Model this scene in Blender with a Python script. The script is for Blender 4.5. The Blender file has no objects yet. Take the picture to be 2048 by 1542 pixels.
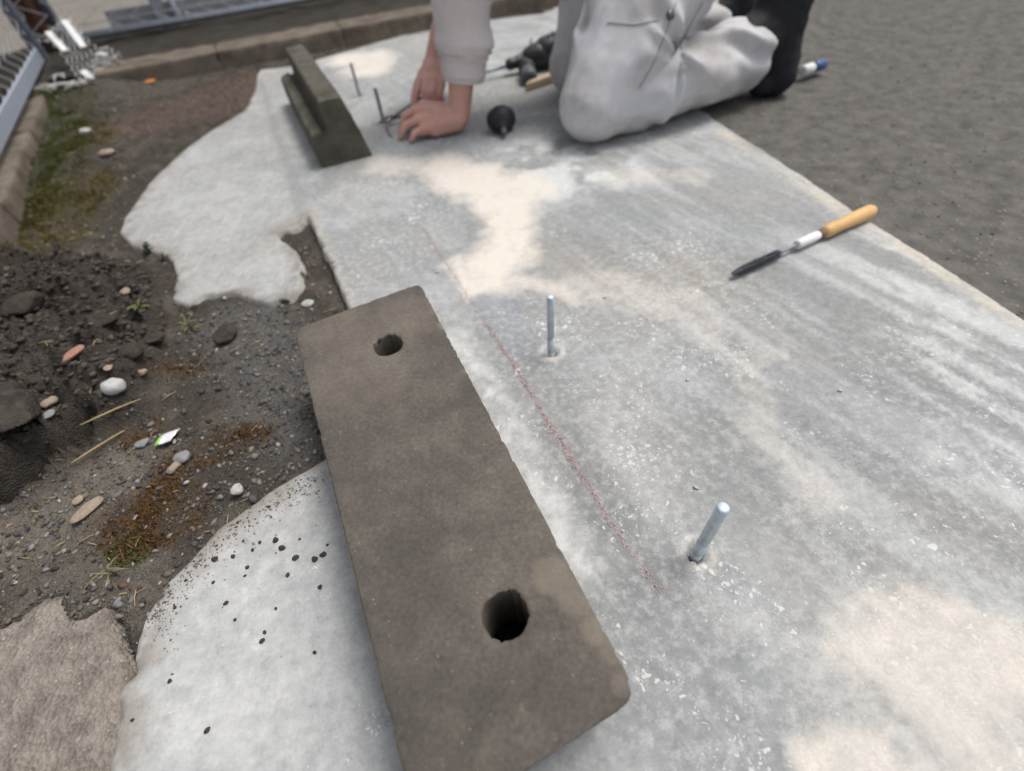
import bpy, bmesh, math, random
import numpy as np
from mathutils import Vector, Matrix
from mathutils.bvhtree import BVHTree

random.seed(7)
rng = np.random.default_rng(7)
SC = bpy.context.scene
COL = SC.collection

# ------------------------------------------------------------------ camera
CAM_H = 0.571
PITCH = math.radians(48.795)
ROLL = math.radians(-6.187)
FPX = 943.7                      # focal length in pixels of a 2048 wide frame
_fw = np.array([0, math.cos(PITCH), -math.sin(PITCH)])
_rt = np.array([1.0, 0, 0])
_up = np.cross(_rt, _fw)
CR = math.cos(ROLL) * _rt + math.sin(ROLL) * _up
CU = -math.sin(ROLL) * _rt + math.cos(ROLL) * _up
cam_d = bpy.data.cameras.new('camera')
cam = bpy.data.objects.new('camera', cam_d)
COL.objects.link(cam)
cam_d.sensor_width = 36.0
cam_d.lens = 36.0 * FPX / 2048.0
cam_d.clip_start = 0.02
cam_d.clip_end = 2000
m = Matrix.Identity(4)
for i in range(3):
    m[i][0], m[i][1], m[i][2] = CR[i], CU[i], -_fw[i]
m[2][3] = CAM_H
cam.matrix_world = m
cam_d.dof.use_dof = True
cam_d.dof.focus_distance = 0.56
cam_d.dof.aperture_fstop = 2.2
SC.camera = cam

# ------------------------------------------------------------------ light
SUN_EL, SUN_AZ = math.radians(66), math.radians(62)     # azimuth clockwise from +y
world = bpy.data.worlds.new('World')
SC.world = world
world.use_nodes = True
wn = world.node_tree.nodes
wl = world.node_tree.links
wn.clear()
sky = wn.new('ShaderNodeTexSky')
sky.sky_type = 'NISHITA'
sky.sun_disc = False
sky.sun_elevation = SUN_EL
sky.sun_rotation = SUN_AZ
sky.air_density = 1.0
sky.dust_density = 4.0
hs = wn.new('ShaderNodeHueSaturation')
hs.inputs['Saturation'].default_value = 0.30
bg = wn.new('ShaderNodeBackground')
bg.inputs['Strength'].default_value = 0.125
wo = wn.new('ShaderNodeOutputWorld')
wl.new(sky.outputs[0], hs.inputs['Color'])
wl.new(hs.outputs[0], bg.inputs['Color'])
wl.new(bg.outputs[0], wo.inputs['Surface'])
sun_d = bpy.data.lights.new('sun', 'SUN')
sun_d.energy = 1.75
sun_d.angle = math.radians(20)
sun_d.color = (1.0, 0.965, 0.92)
sun = bpy.data.objects.new('sun', sun_d)
COL.objects.link(sun)
sdir = Vector((math.sin(SUN_AZ) * math.cos(SUN_EL), math.cos(SUN_AZ) * math.cos(SUN_EL), math.sin(SUN_EL)))
sun.rotation_euler = sdir.to_track_quat('Z', 'Y').to_euler()
SC.view_settings.view_transform = 'Standard'
SC.view_settings.look = 'None'
SC.view_settings.gamma = 1
SC.view_settings.use_curve_mapping = False
SC.view_settings.exposure = 0.30

# ------------------------------------------------------------------ helpers
def ray(u, v):
    return _fw + CR * (u - 1024) / FPX - CU * (v - 771) / FPX

def at(u, v, z=0.0):
    """point of the place at height z that is seen at (u, v) of the photograph"""
    d = ray(u, v)
    t = (z - CAM_H) / d[2]
    return np.array([0, 0, CAM_H]) + d * t

def aty(u, v, y):
    d = ray(u, v)
    return np.array([0, 0, CAM_H]) + d * (y / d[1])

def pix(P):
    P = np.asarray(P, float)
    d = P - np.array([0, 0, CAM_H])
    z = d @ _fw
    return np.stack([1024 + FPX * (d @ CR) / z, 771 - FPX * (d @ CU) / z], -1)

def tag(o, label=None, cat=None, group=None, kind=None):
    if label: o['label'] = label
    if cat: o['category'] = cat
    if group: o['group'] = group
    if kind: o['kind'] = kind
    return o

def mesh(name, verts, faces, mat=None, parent=None, smooth=True):
    me = bpy.data.meshes.new(name)
    me.from_pydata([tuple(v) for v in np.asarray(verts, float)], [], [tuple(int(i) for i in f) for f in faces])
    if smooth:
        me.polygons.foreach_set('use_smooth', [True] * len(me.polygons))
    me.update()
    return obj(name, me, mat, parent)

def fast_mesh(name, V, F, mat=None, parent=None, smooth=True):
    """V (n,3), F (m,k) numpy arrays"""
    me = bpy.data.meshes.new(name)
    V = np.ascontiguousarray(V, dtype=np.float32); F = np.ascontiguousarray(F, dtype=np.int32)
    k = F.shape[1]
    me.vertices.add(len(V)); me.vertices.foreach_set('co', V.ravel())
    me.loops.add(F.size); me.loops.foreach_set('vertex_index', F.ravel())
    me.polygons.add(len(F))
    me.polygons.foreach_set('loop_start', np.arange(0, F.size, k, dtype=np.int32))
    me.polygons.foreach_set('loop_total', np.full(len(F), k, dtype=np.int32))
    if smooth:
        me.polygons.foreach_set('use_smooth', np.ones(len(F), dtype=bool))
    me.update(calc_edges=True)
    return obj(name, me, mat, parent)

def obj(name, me, mat=None, parent=None):
    o = bpy.data.objects.new(name, me)
    COL.objects.link(o)
    if mat is not None and not me.materials:
        me.materials.append(mat)
    if parent is not None:
        o.parent = parent
        o.matrix_parent_inverse = Matrix.Translation(-Vector(parent.location))
    return o

def empty(name, loc):
    o = bpy.data.objects.new(name, None)
    o.empty_display_size = 0.05
    o.location = tuple(loc)
    COL.objects.link(o)
    return o

def vcol(o, C, name='tint'):
    a = o.data.color_attributes.new(name, 'FLOAT_COLOR', 'POINT')
    C4 = np.ones((len(C), 4), dtype=np.float32); C4[:, :3] = C
    a.data.foreach_set('color', C4.ravel())

# ---- value noise
_LAT = np.random.default_rng(3).random((64, 64, 64)).astype(np.float32)
def noise3(P, s, off=0.0):
    Q = np.asarray(P, float) * s + off
    i = np.floor(Q).astype(int); f = Q - i; f = f * f * (3 - 2 * f)
    i0 = i & 63; i1 = (i + 1) & 63
    x0, y0, z0 = i0[..., 0], i0[..., 1], i0[..., 2]; x1, y1, z1 = i1[..., 0], i1[..., 1], i1[..., 2]
    fx, fy, fz = f[..., 0], f[..., 1], f[..., 2]
    L = _LAT
    a = L[x0, y0, z0] * (1 - fx) + L[x1, y0, z0] * fx
    b = L[x0, y1, z0] * (1 - fx) + L[x1, y1, z0] * fx
    c = L[x0, y0, z1] * (1 - fx) + L[x1, y0, z1] * fx
    d = L[x0, y1, z1] * (1 - fx) + L[x1, y1, z1] * fx
    return (a * (1 - fy) + b * fy) * (1 - fz) + (c * (1 - fy) + d * fy) * fz

def fbm(P, s, octv=4, off=0.0, gain=0.5):
    r = 0; a = 1; t = 0
    for k in range(octv):
        r = r + a * noise3(P, s * 2 ** k, off + 11.7 * k); t += a; a *= gain
    return r / t

def xy3(X, Y, z=0.0):
    return np.stack([X, Y, np.full_like(X, z)], -1)

def sdpoly(X, Y, poly):
    """signed distance to polygon, negative inside"""
    p = np.asarray(poly, float); d = np.full(X.shape, 1e9); s = np.ones(X.shape)
    n = len(p)
    for i in range(n):
        a, b = p[i], p[i - 1]
        ex, ey = b[0] - a[0], b[1] - a[1]
        wx, wy = X - a[0], Y - a[1]
        t = np.clip((wx * ex + wy * ey) / (ex * ex + ey * ey + 1e-12), 0, 1)
        bx, by = wx - ex * t, wy - ey * t
        d = np.minimum(d, bx * bx + by * by)
        c1 = Y >= a[1]; c2 = Y < b[1]; c3 = ex * wy > ey * wx
        flip = (c1 & c2 & c3) | (~c1 & ~c2 & ~c3)
        s = np.where(flip, -s, s)
    return s * np.sqrt(d)

def dline(X, Y, pts):
    """distance to a polyline"""
    p = np.asarray(pts, float); d = np.full(X.shape, 1e9)
    for a, b in zip(p[:-1], p[1:]):
        ex, ey = b[0] - a[0], b[1] - a[1]
        t = np.clip(((X - a[0]) * ex + (Y - a[1]) * ey) / (ex * ex + ey * ey + 1e-12), 0, 1)
        d = np.minimum(d, np.hypot(X - a[0] - ex * t, Y - a[1] - ey * t))
    return d

def ss(x, a, b):
    t = np.clip((x - a) / (b - a), 0, 1)
    return t * t * (3 - 2 * t)

def mixc(C, col, m):
    return C * (1 - m[..., None]) + np.asarray(col, float) * m[..., None]

def pl(*uv, z=0.0):
    return [at(u, v, z)[:2] for u, v in uv]

def grid(x0, x1, y0, y1, st):
    xs = np.arange(x0, x1 + st / 2, st); ys = np.arange(y0, y1 + st / 2, st)
    X, Y = np.meshgrid(xs, ys)
    return X, Y

def grid_faces(shape, keep):
    ny, nx = shape
    idx = np.arange(nx * ny).reshape(ny, nx)
    q = np.stack([idx[:-1, :-1], idx[:-1, 1:], idx[1:, 1:], idx[1:, :-1]], -1)
    k = keep[:-1, :-1] & keep[:-1, 1:] & keep[1:, 1:] & keep[1:, :-1]
    return q[k]

def compact(V, F, *arr):
    used = np.zeros(len(V), bool); used[F.ravel()] = True
    mp = np.cumsum(used) - 1
    return (V[used], mp[F]) + tuple(a[used] for a in arr)

def tube_geo(pts, r, n=8, closed_ends=True):
    pts = [np.asarray(p, float) for p in pts]
    rs = r if hasattr(r, '__len__') else [r] * len(pts)
    V = []; F = []
    prev = None
    for i, p in enumerate(pts):
        t = pts[min(i + 1, len(pts) - 1)] - pts[max(i - 1, 0)]
        t = t / (np.linalg.norm(t) + 1e-12)
        if prev is None:
            a = np.array([0, 0, 1.0]) if abs(t[2]) < 0.9 else np.array([1.0, 0, 0])
        else:
            a = prev
        a = a - t * (a @ t); a /= np.linalg.norm(a); b = np.cross(t, a); prev = a
        for k in range(n):
            w = 2 * math.pi * k / n
            V.append(p + rs[i] * (math.cos(w) * a + math.sin(w) * b))
    for i in range(len(pts) - 1):
        for k in range(n):
            F.append((i * n + k, i * n + (k + 1) % n, (i + 1) * n + (k + 1) % n, (i + 1) * n + k))
    if closed_ends:
        F.append(tuple(range(n - 1, -1, -1))); F.append(tuple(range((len(pts) - 1) * n, len(pts) * n)))
    return V, F

def tube(name, pts, r, mat, parent=None, n=8):
    V, F = tube_geo(pts, r, n)
    return mesh(name, V, F, mat, parent)

def tubes(name, lists, mat, parent=None):
    V = []; F = []
    for pts, r, n in lists:
        v, f = tube_geo(pts, r, n)
        o = len(V); V += v; F += [tuple(i + o for i in q) for q in f]
    return mesh(name, V, F, mat, parent)

def lathe_geo(a, b, prof, n=20):
    """prof: list of (t, r), along a->b with t in metres from a"""
    a = np.asarray(a, float); b = np.asarray(b, float)
    t = (b - a) / np.linalg.norm(b - a)
    e = np.array([0, 0, 1.0]) if abs(t[2]) < 0.9 else np.array([1.0, 0, 0])
    e = e - t * (e @ t); e /= np.linalg.norm(e); f = np.cross(t, e)
    V = []; F = []
    for (s, r) in prof:
        for k in range(n):
            w = 2 * math.pi * k / n
            V.append(a + t * s + r * (math.cos(w) * e + math.sin(w) * f))
    for i in range(len(prof) - 1):
        for k in range(n):
            F.append((i * n + k, i * n + (k + 1) % n, (i + 1) * n + (k + 1) % n, (i + 1) * n + k))
    F.append(tuple(range(n - 1, -1, -1))); F.append(tuple(range((len(prof) - 1) * n, len(prof) * n)))
    return V, F

def lathe(name, a, b, prof, mat, parent=None, n=20):
    V, F = lathe_geo(a, b, prof, n)
    return mesh(name, V, F, mat, parent)

def capsule_geo(a, b, ra, rb, n=14, m=5):
    a = np.asarray(a, float); b = np.asarray(b, float)
    L = np.linalg.norm(b - a)
    if L < 1e-6:
        b = a + np.array([0, 0, 1e-4]); L = 1e-4
    prof = [(-ra * math.cos(i * math.pi / 2 / m), max(1e-5, ra * math.sin(i * math.pi / 2 / m))) for i in range(m + 1)]
    prof += [(L + rb * math.sin(i * math.pi / 2 / m), max(1e-5, rb * math.cos(i * math.pi / 2 / m))) for i in range(m + 1)]
    return lathe_geo(a, b, prof, n)

def chain(pts):
    """list of (point, radius) -> capsules"""
    return [(pts[i][0], pts[i + 1][0], pts[i][1], pts[i + 1][1]) for i in range(len(pts) - 1)]

def blob(name, caps, voxel, mat, parent=None, smooth=4, extra=None, disp=None):
    """one continuous surface grown from tapered capsules"""
    V = []; F = []
    for c in caps:
        v, f = capsule_geo(*c)
        o = len(V); V += v; F += [tuple(i + o for i in q) for q in f]
    if extra:
        for v, f in extra:
            o = len(V); V += list(v); F += [tuple(i + o for i in q) for q in f]
    t = mesh('temp_blob', V, F)
    r = t.modifiers.new('r', 'REMESH'); r.mode = 'VOXEL'; r.voxel_size = voxel
    s = t.modifiers.new('s', 'SMOOTH'); s.factor = 0.5; s.iterations = smooth
    dg = bpy.context.evaluated_depsgraph_get()
    me = bpy.data.meshes.new_from_object(t.evaluated_get(dg))
    old = t.data
    bpy.data.objects.remove(t); bpy.data.meshes.remove(old)
    me.name = name
    n = len(me.vertices)
    if disp:
        co = np.empty(n * 3, np.float32); me.vertices.foreach_get('co', co); co = co.reshape(-1, 3).astype(float)
        no = np.empty(n * 3, np.float32); me.vertices.foreach_get('normal', no); no = no.reshape(-1, 3).astype(float)
        co = disp(co, no)
        me.vertices.foreach_set('co', co.astype(np.float32).ravel())
    me.materials.clear()
    me.polygons.foreach_set('use_smooth', np.ones(len(me.polygons), bool))
    me.update()
    return obj(name, me, mat, parent)

# ------------------------------------------------------------------ materials
class NT:
    def __init__(self, name, rough=0.85, spec=0.3, metal=0.0):
        self.m = bpy.data.materials.new(name); self.m.use_nodes = True
        self.t = self.m.node_tree; self.n = self.t.nodes; self.l = self.t.links
        self.b = self.n['Principled BSDF']
        self.b.inputs['Roughness'].default_value = rough
        self.b.inputs['Specular IOR Level'].default_value = spec
        self.b.inputs['Metallic'].default_value = metal
        self.co = self.n.new('ShaderNodeTexCoord').outputs['Object']
    def noise(self, scale, detail=4, rough=0.55, vec=None, dist=0.0):
        x = self.n.new('ShaderNodeTexNoise'); x.inputs['Scale'].default_value = scale
        x.inputs['Detail'].default_value = detail; x.inputs['Roughness'].default_value = rough
        x.inputs['Distortion'].default_value = dist
        self.l.new(vec or self.co, x.inputs['Vector']); return x.outputs['Fac']
    def voro(self, scale, out='Distance', vec=None, rand=1.0):
        x = self.n.new('ShaderNodeTexVoronoi'); x.inputs['Scale'].default_value = scale
        x.inputs['Randomness'].default_value = rand
        self.l.new(vec or self.co, x.inputs['Vector']); return x.outputs[out]
    def scale(self, s):
        x = self.n.new('ShaderNodeMapping'); x.inputs['Scale'].default_value = s
        self.l.new(self.co, x.inputs['Vector']); return x.outputs[0]
    def ramp(self, fac, *stops):
        x = self.n.new('ShaderNodeValToRGB'); e = x.color_ramp.elements
        while len(e) < len(stops): e.new(0.5)
        for i, (p, c) in enumerate(stops):
            e[i].position = p
            e[i].color = (c, c, c, 1) if not hasattr(c, '__len__') else (*c, 1)
        self.l.new(fac, x.inputs[0]); return x.outputs[0]
    def mix(self, fac, a, b, mode='MIX'):
        x = self.n.new('ShaderNodeMix'); x.data_type = 'RGBA'; x.blend_type = mode
        for s, v in ((x.inputs['Factor'], fac), (x.inputs['A'], a), (x.inputs['B'], b)):
            if hasattr(v, 'links'): self.l.new(v, s)
            elif hasattr(v, '__len__'): s.default_value = (*v, 1)
            elif s.type == 'RGBA': s.default_value = (v, v, v, 1)
            else: s.default_value = v
        return x.outputs['Result']
    def math(self, op, a, b=0.0):
        x = self.n.new('ShaderNodeMath'); x.operation = op
        for s, v in ((x.inputs[0], a), (x.inputs[1], b)):
            if hasattr(v, 'links'): self.l.new(v, s)
            else: s.default_value = v
        return x.outputs[0]
    def attr(self, name='tint'):
        x = self.n.new('ShaderNodeAttribute'); x.attribute_name = name; return x
    def color(self, c): self.l.new(c, self.b.inputs['Base Color'])
    def flat(self, c): self.b.inputs['Base Color'].default_value = (*c, 1)
    def bump(self, h, strength=0.5, dist=0.002):
        x = self.n.new('ShaderNodeBump'); x.inputs['Strength'].default_value = strength
        x.inputs['Distance'].default_value = dist
        self.l.new(h, x.inputs['Height']); self.l.new(x.outputs[0], self.b.inputs['Normal'])

def simple(name, c, rough=0.6, spec=0.3, metal=0.0, var=0.15, scale=40, bump=0.0):
    t = NT(name, rough, spec, metal)
    n = t.noise(scale, 5)
    f = t.ramp(n, (0.25, 1 - var), (0.75, 1 + var if var < 0 else 1.0))
    t.color(t.mix(1.0, c, f, 'MULTIPLY'))
    if bump: t.bump(n, bump, 0.001)
    return t.m

# concrete of the new slab: tint attribute carries base colour and dust shape
def slab_material():
    t = NT('fresh_concrete', 0.9, 0.2)
    a = t.attr().outputs['Color']
    msk = t.attr('mask')
    sep = t.n.new('ShaderNodeSeparateColor'); t.l.new(msk.outputs['Color'], sep.inputs[0])
    dust, speck, brush = sep.outputs[0], sep.outputs[1], sep.outputs[2]
    n1 = t.noise(62, 8, 0.74); n2 = t.noise(260, 4, 0.6)
    c = t.mix(1.0, a, t.ramp(n1, (0.30, 0.76), (0.70, 1.14)), 'MULTIPLY')
    c = t.mix(1.0, c, t.ramp(n2, (0.25, 0.91), (0.75, 1.07)), 'MULTIPLY')
    # white plaster flecks, two sizes, denser where noise says so
    w = t.n.new('ShaderNodeVectorMath'); w.operation = 'ADD'
    nz = t.n.new('ShaderNodeTexNoise'); nz.inputs['Scale'].default_value = 90; t.l.new(t.co, nz.inputs['Vector'])
    sc = t.n.new('ShaderNodeVectorMath'); sc.operation = 'SCALE'; sc.inputs['Scale'].default_value = 0.016
    t.l.new(nz.outputs['Color'], sc.inputs[0]); t.l.new(t.co, w.inputs[0]); t.l.new(sc.outputs[0], w.inputs[1])
    wv = w.outputs[0]
    dens = t.math('MULTIPLY', t.ramp(t.noise(9, 4), (0.42, 0.18), (0.68, 1.0)), speck)
    for scl, thr, cs in ((105, 0.24, 0.70), (220, 0.26, 0.6), (52, 0.15, 0.75), (27, 0.085, 0.75)):
        d = t.voro(scl, 'Distance', wv)
        rnd = t.n.new('ShaderNodeSeparateColor'); t.l.new(t.voro(scl, 'Color', wv), rnd.inputs[0])
        # threshold per cell: many cells have no fleck
        th = t.math('MULTIPLY', t.math('SUBTRACT', rnd.outputs[0], 0.35), 1.9 * thr)
        th = t.math('MULTIPLY', th, dens)
        f = t.math('MULTIPLY', t.math('SUBTRACT', t.math('MULTIPLY', th, 2.0), d), 14.0)
        x = t.n.new('ShaderNodeClamp'); t.l.new(f, x.inputs[0])
        c = t.mix(t.math('MULTIPLY', x.outputs[0], cs), c, (0.64, 0.635, 0.615))
    # swept and trowelled streaks
    mp = t.n.new('ShaderNodeMapping'); mp.inputs['Scale'].default_value = (2.4, 24, 10)
    m0 = t.n.new('ShaderNodeMapping'); m0.inputs['Rotation'].default_value = (0, 0, math.radians(60)); t.l.new(t.co, m0.inputs['Vector'])
    t.l.new(m0.outputs[0], mp.inputs['Vector'])
    stn = t.noise(1.0, 7, 0.68, vec=mp.outputs[0], dist=0.25)
    c = t.mix(t.math('MULTIPLY', t.ramp(stn, (0.52, 0.0), (0.74, 0.42)), t.math('SUBTRACT', 1.0, brush)), c, (0.47, 0.475, 0.47))
    c = t.mix(t.math('MULTIPLY', t.ramp(stn, (0.28, 0.30), (0.44, 0.0)), t.math('SUBTRACT', 1.0, brush)), c, (0.22, 0.225, 0.222))
    # small dark pores and grit
    for scl, thr in ((150, 0.20), (85, 0.13)):
        d = t.voro(scl, 'Distance', wv); rnd = t.n.new('ShaderNodeSeparateColor'); t.l.new(t.voro(scl, 'Color', wv), rnd.inputs[0])
        f = t.math('MULTIPLY', t.math('SUBTRACT', t.math('MULTIPLY', t.math('SUBTRACT', rnd.outputs[2], 0.72), thr * 3.4), d), 12.0)
        x = t.n.new('ShaderNodeClamp'); t.l.new(f, x.inputs[0])
        c = t.mix(t.math('MULTIPLY', x.outputs[0], 0.55), c, (0.13, 0.125, 0.12))
    # powdery haze of white
    pw = t.math('MULTIPLY', t.ramp(t.noise(75, 8, 0.75), (0.48, 0.0), (0.62, 0.9)), speck)
    c = t.mix(t.math('MULTIPLY', pw, 0.42), c, (0.56, 0.56, 0.545))
    # drill dust, edge broken up
    dd = t.math('ADD', dust, t.math('MULTIPLY', t.math('SUBTRACT', t.noise(48, 8, 0.75), 0.5), 0.95))
    dm = t.math('MULTIPLY', t.ramp(dd, (0.22, 0.0), (1.05, 0.95)), t.ramp(dust, (0.02, 0.0), (0.15, 1.0)))
    dcol = t.ramp(t.noise(300, 3), (0.3, (0.62, 0.565, 0.50)), (0.7, (0.71, 0.655, 0.585)))
    c = t.mix(dm, c, dcol)
    # brush strokes of the rough lobe
    bs = t.noise(1.0, 5, 0.7, vec=t.scale((230, 9, 9)))
    c = t.mix(t.math('MULTIPLY', brush, 0.9), c, t.mix(1.0, c, t.ramp(bs, (0.35, 0.80), (0.65, 1.10)), 'MULTIPLY'))
    t.color(c)
    h = t.math('ADD', t.math('MULTIPLY', n1, 0.6), t.math('MULTIPLY', n2, 0.5))
    h = t.math('ADD', h, t.math('MULTIPLY', t.math('MULTIPLY', bs, brush), 0.9))
    t.bump(h, 0.40, 0.0016)
    return t.m

def rocky_material(name, lo, hi, grain=((0.3, 0.27, 0.23), 260, 0.22), rough=0.95, bump=0.8, use_attr=False, big=14, dist=0.004):
    t = NT(name, rough, 0.15)
    n1 = t.noise(big, 8, 0.65); n2 = t.noise(420, 3)
    c = t.ramp(n1, (0.3, lo), (0.72, hi))
    if use_attr:
        c = t.mix(1.0, t.attr().outputs['Color'], t.ramp(t.noise(big * 4, 8, 0.7), (0.25, 0.55), (0.75, 1.35)), 'MULTIPLY')
    c = t.mix(1.0, c, t.ramp(n2, (0.2, 0.7), (0.8, 1.2)), 'MULTIPLY')
    gc, gs, gt = grain
    rnd = t.n.new('ShaderNodeSeparateColor'); t.l.new(t.voro(gs, 'Color'), rnd.inputs[0])
    f = t.math('MULTIPLY', t.math('SUBTRACT', t.math('MULTIPLY', t.math('SUBTRACT', rnd.outputs[1], 0.55), gt * 3), t.voro(gs)), 9.0)
    x = t.n.new('ShaderNodeClamp'); t.l.new(f, x.inputs[0])
    c = t.mix(t.math('MULTIPLY', x.outputs[0], 0.75), c, t.mix(rnd.outputs[2], gc, tuple(min(1, g * 1.7) for g in gc)))
    t.color(c)
    t.bump(t.math('ADD', n1, t.math('MULTIPLY', t.voro(gs), 0.5)), bump, dist)
    return t.m

M_SLAB = slab_material()
M_SOIL = rocky_material('dark_soil', (.04, .035, .03), (.1, .09, .08), ((0.13, 0.115, 0.10), 330, 0.16), use_attr=True, big=30, bump=1.0, dist=0.005)
M_ASPH = rocky_material('worn_asphalt', (0.078, 0.074, 0.068), (0.165, 0.154, 0.138), ((0.20, 0.188, 0.17), 130, 0.30), big=22, bump=0.45)
M_OLDC = rocky_material('old_brown_concrete', (0.15, 0.13, 0.11), (0.36, 0.318, 0.275), ((0.25, 0.22, 0.185), 210, 0.34), big=44, bump=1.0, dist=0.006)
M_CURB = rocky_material('weathered_kerb_concrete', (0.085, 0.069, 0.054), (0.22, 0.185, 0.15), ((0.3, 0.26, 0.2), 160, 0.22), big=11, bump=0.7)
M_FAR = rocky_material('pale_road_surface', (0.17, 0.155, 0.135), (0.24, 0.22, 0.19), ((0.34, 0.32, 0.28), 60, 0.12), big=3)
M_PINK = rocky_material('pink_paving', (0.27, 0.185, 0.16), (0.38, 0.275, 0.245), ((0.4, 0.3, 0.27), 60, 0.12), big=4)

def block_material():
    t = NT('dark_cast_concrete', 0.88, 0.25)
    n = t.noise(5.5, 8, 0.66); n2 = t.noise(210, 4, 0.6); n3 = t.noise(32, 6, 0.7)
    c = t.ramp(n, (0.30, (0.068, 0.060, 0.052)), (0.52, (0.108, 0.094, 0.081)), (0.75, (0.165, 0.144, 0.121)))
    c = t.mix(1.0, c, t.ramp(n2, (0.2, 0.66), (0.8, 1.22)), 'MULTIPLY')
    c = t.mix(1.0, c, t.ramp(n3, (0.25, 0.78), (0.7, 1.08)), 'MULTIPLY')
    rnd = t.n.new('ShaderNodeSeparateColor'); t.l.new(t.voro(240, 'Color'), rnd.inputs[0])
    f = t.math('MULTIPLY', t.math('SUBTRACT', t.math('MULTIPLY', t.math('SUBTRACT', rnd.outputs[1], 0.78), 1.1), t.voro(240)), 12.0)
    x = t.n.new('ShaderNodeClamp'); t.l.new(f, x.inputs[0])
    c = t.mix(t.math('MULTIPLY', x.outputs[0], 0.8), c, (0.30, 0.25, 0.19))
    # paler tan far end, and worn patches with their own shape
    we = t.attr('pale_and_worn').outputs['Fac']
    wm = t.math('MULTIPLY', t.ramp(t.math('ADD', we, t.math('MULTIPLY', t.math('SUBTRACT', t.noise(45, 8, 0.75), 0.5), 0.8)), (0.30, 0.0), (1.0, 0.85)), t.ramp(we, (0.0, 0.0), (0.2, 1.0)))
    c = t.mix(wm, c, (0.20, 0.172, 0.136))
    # worn paler blotches
    c = t.mix(t.ramp(t.noise(19, 8, 0.75), (0.60, 0.0), (0.74, 0.55)), c, (0.24, 0.205, 0.155))
    t.color(c)
    t.bump(t.math('ADD', n2, t.math('MULTIPLY', n3, 1.2)), 0.5, 0.002)
    return t.m
M_BLOCK = block_material()
M_BLOCK2 = rocky_material('mossy_cast_concrete', (0.062, 0.058, 0.045), (0.155, 0.142, 0.115), ((0.2, 0.18, 0.15), 150, 0.12), big=14, bump=0.6)

# ------------------------------------------------------------------ the setting
# far sheet below everything
s = 400
o = mesh('ground', [(-s, -s, -0.16), (s, -s, -0.16), (s, s, -0.16), (-s, s, -0.16)], [(0, 1, 2, 3)], M_FAR, smooth=False)
tag(o, kind='structure')

AX = math.radians(109.5)                       # direction of the rows of pins; the kerb runs square to it
EA = np.array([math.cos(AX), math.sin(AX)]); EB = np.array([EA[1], -EA[0]])
KB0 = at(360, 160)[:2]                          # a point on the foot of the kerb
def kerb_pt(a, b, z):                           # a along the kerb (to the right), b behind its foot
    q = KB0 + EB * a + EA * b
    return np.array([q[0], q[1], z])

SLAB = pl((1180, -2), (1080, 27), (870, 52), (700, 100), (590, 131), (520, 139), (508, 170), (488, 212), (420, 252),
          (352, 300), (300, 352), (268, 392), (244, 430), (236, 458), (254, 482), (300, 492), (334, 505), (346, 535),
          (342, 588), (368, 600), (402, 578), (460, 577), (530, 597), (572, 588), (596, 560), (600, 520), (588, 490),
          (556, 472), (548, 458), (590, 446), (612, 428), (628, 452), (660, 522), (690, 605), (740, 690), (765, 790),
          (720, 880), (640, 928), (600, 950), (540, 985), (432, 1060), (335, 1168), (292, 1240), (276, 1290),
          (276, 1350), (242, 1382), (242, 1440), (212, 1545), (196, 1720))
SLAB += [np.array(q) for q in ((-0.40, -0.5), (0.95, -0.5))]
SLAB += pl((2048, 640), (1900, 540), (1700, 418), (1560, 320), (1430, 240))
SLAB += [np.array((0.62, 1.95)), np.array((0.50, 2.70)), np.array((0.42, 3.05))]

X, Y = grid(-1.42, 1.0, -0.5, 3.14, 0.0062)
sd = sdpoly(X, Y, SLAB)
P2 = xy3(X, Y)
sd = sd + 0.008 * (fbm(P2, 28, 3) - 0.5) + 0.010 * (fbm(P2, 9, 2, 5.0) - 0.5)
gy, gx = np.gradient(sd, 0.0062)
gl = np.hypot(gx, gy) + 1e-9
near = np.abs(sd) < 0.0045
X = np.where(near, X - sd * gx / gl, X); Y = np.where(near, Y - sd * gy / gl, Y)
sd2 = np.where(near, 0, sd)
Z = np.where(sd2 <= 0, -0.002 * ss(sd2, -0.006, 0.0), -0.002 - 0.07 * ss(sd2, 0.0, 0.014))
P2 = xy3(X, Y)
lobe = np.array(pl((600, 395), (520, 150), (400, 230), (240, 390), (220, 480), (340, 620), (600, 620), (620, 440)))
lobe_d = sdpoly(X, Y, lobe)
lobe_m = ss(-lobe_d, -0.015, 0.03)
Z = Z + 0.0012 * (fbm(P2, 26, 3) - 0.5) * (sd2 < 0) - 0.012 * lobe_m * (sd2 < 0.05)
# little bowls round the four pins
PINS = [at(719.5, 191), at(767, 243), at(1102, 704), at(1395, 1105)]
for pi_, q in enumerate(PINS):
    r = np.hypot(X - q[0], Y - q[1])
    Z = Z - 0.022 * ss(0.0125 - r, 0.0, 0.005) + 0.0010 * np.exp(-((r - 0.019) / 0.006) ** 2)
# unseen gap invented under the block, darkened so its holes look black
slot = dline(X, Y, pl((735, 690), (1045, 1290), z=0.02))
slot_m = 1 - ss(slot, 0.036, 0.044)
Z = Z - 0.075 * slot_m
keep = sd2 < 0.022
# colour
n1 = fbm(P2, 5, 5, 2.0); n2 = fbm(P2, 16, 4, 7.0)
C = np.zeros(X.shape + (3,)) + np.array([0.285, 0.293, 0.292])
C = mixc(C, (0.40, 0.41, 0.41), ss(fbm(P2, 8, 6, 2.0, 0.62), 0.45, 0.62) * 0.75)
C = mixc(C, (0.245, 0.25, 0.247), ss(n2, 0.52, 0.72) * 0.5)
def reg(d, w, soft):                            # 1 within w of the shape, fading over soft
    return 1 - ss(d, w, w + soft)
DL = lambda *uv: dline(X, Y, pl(*uv))
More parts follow.
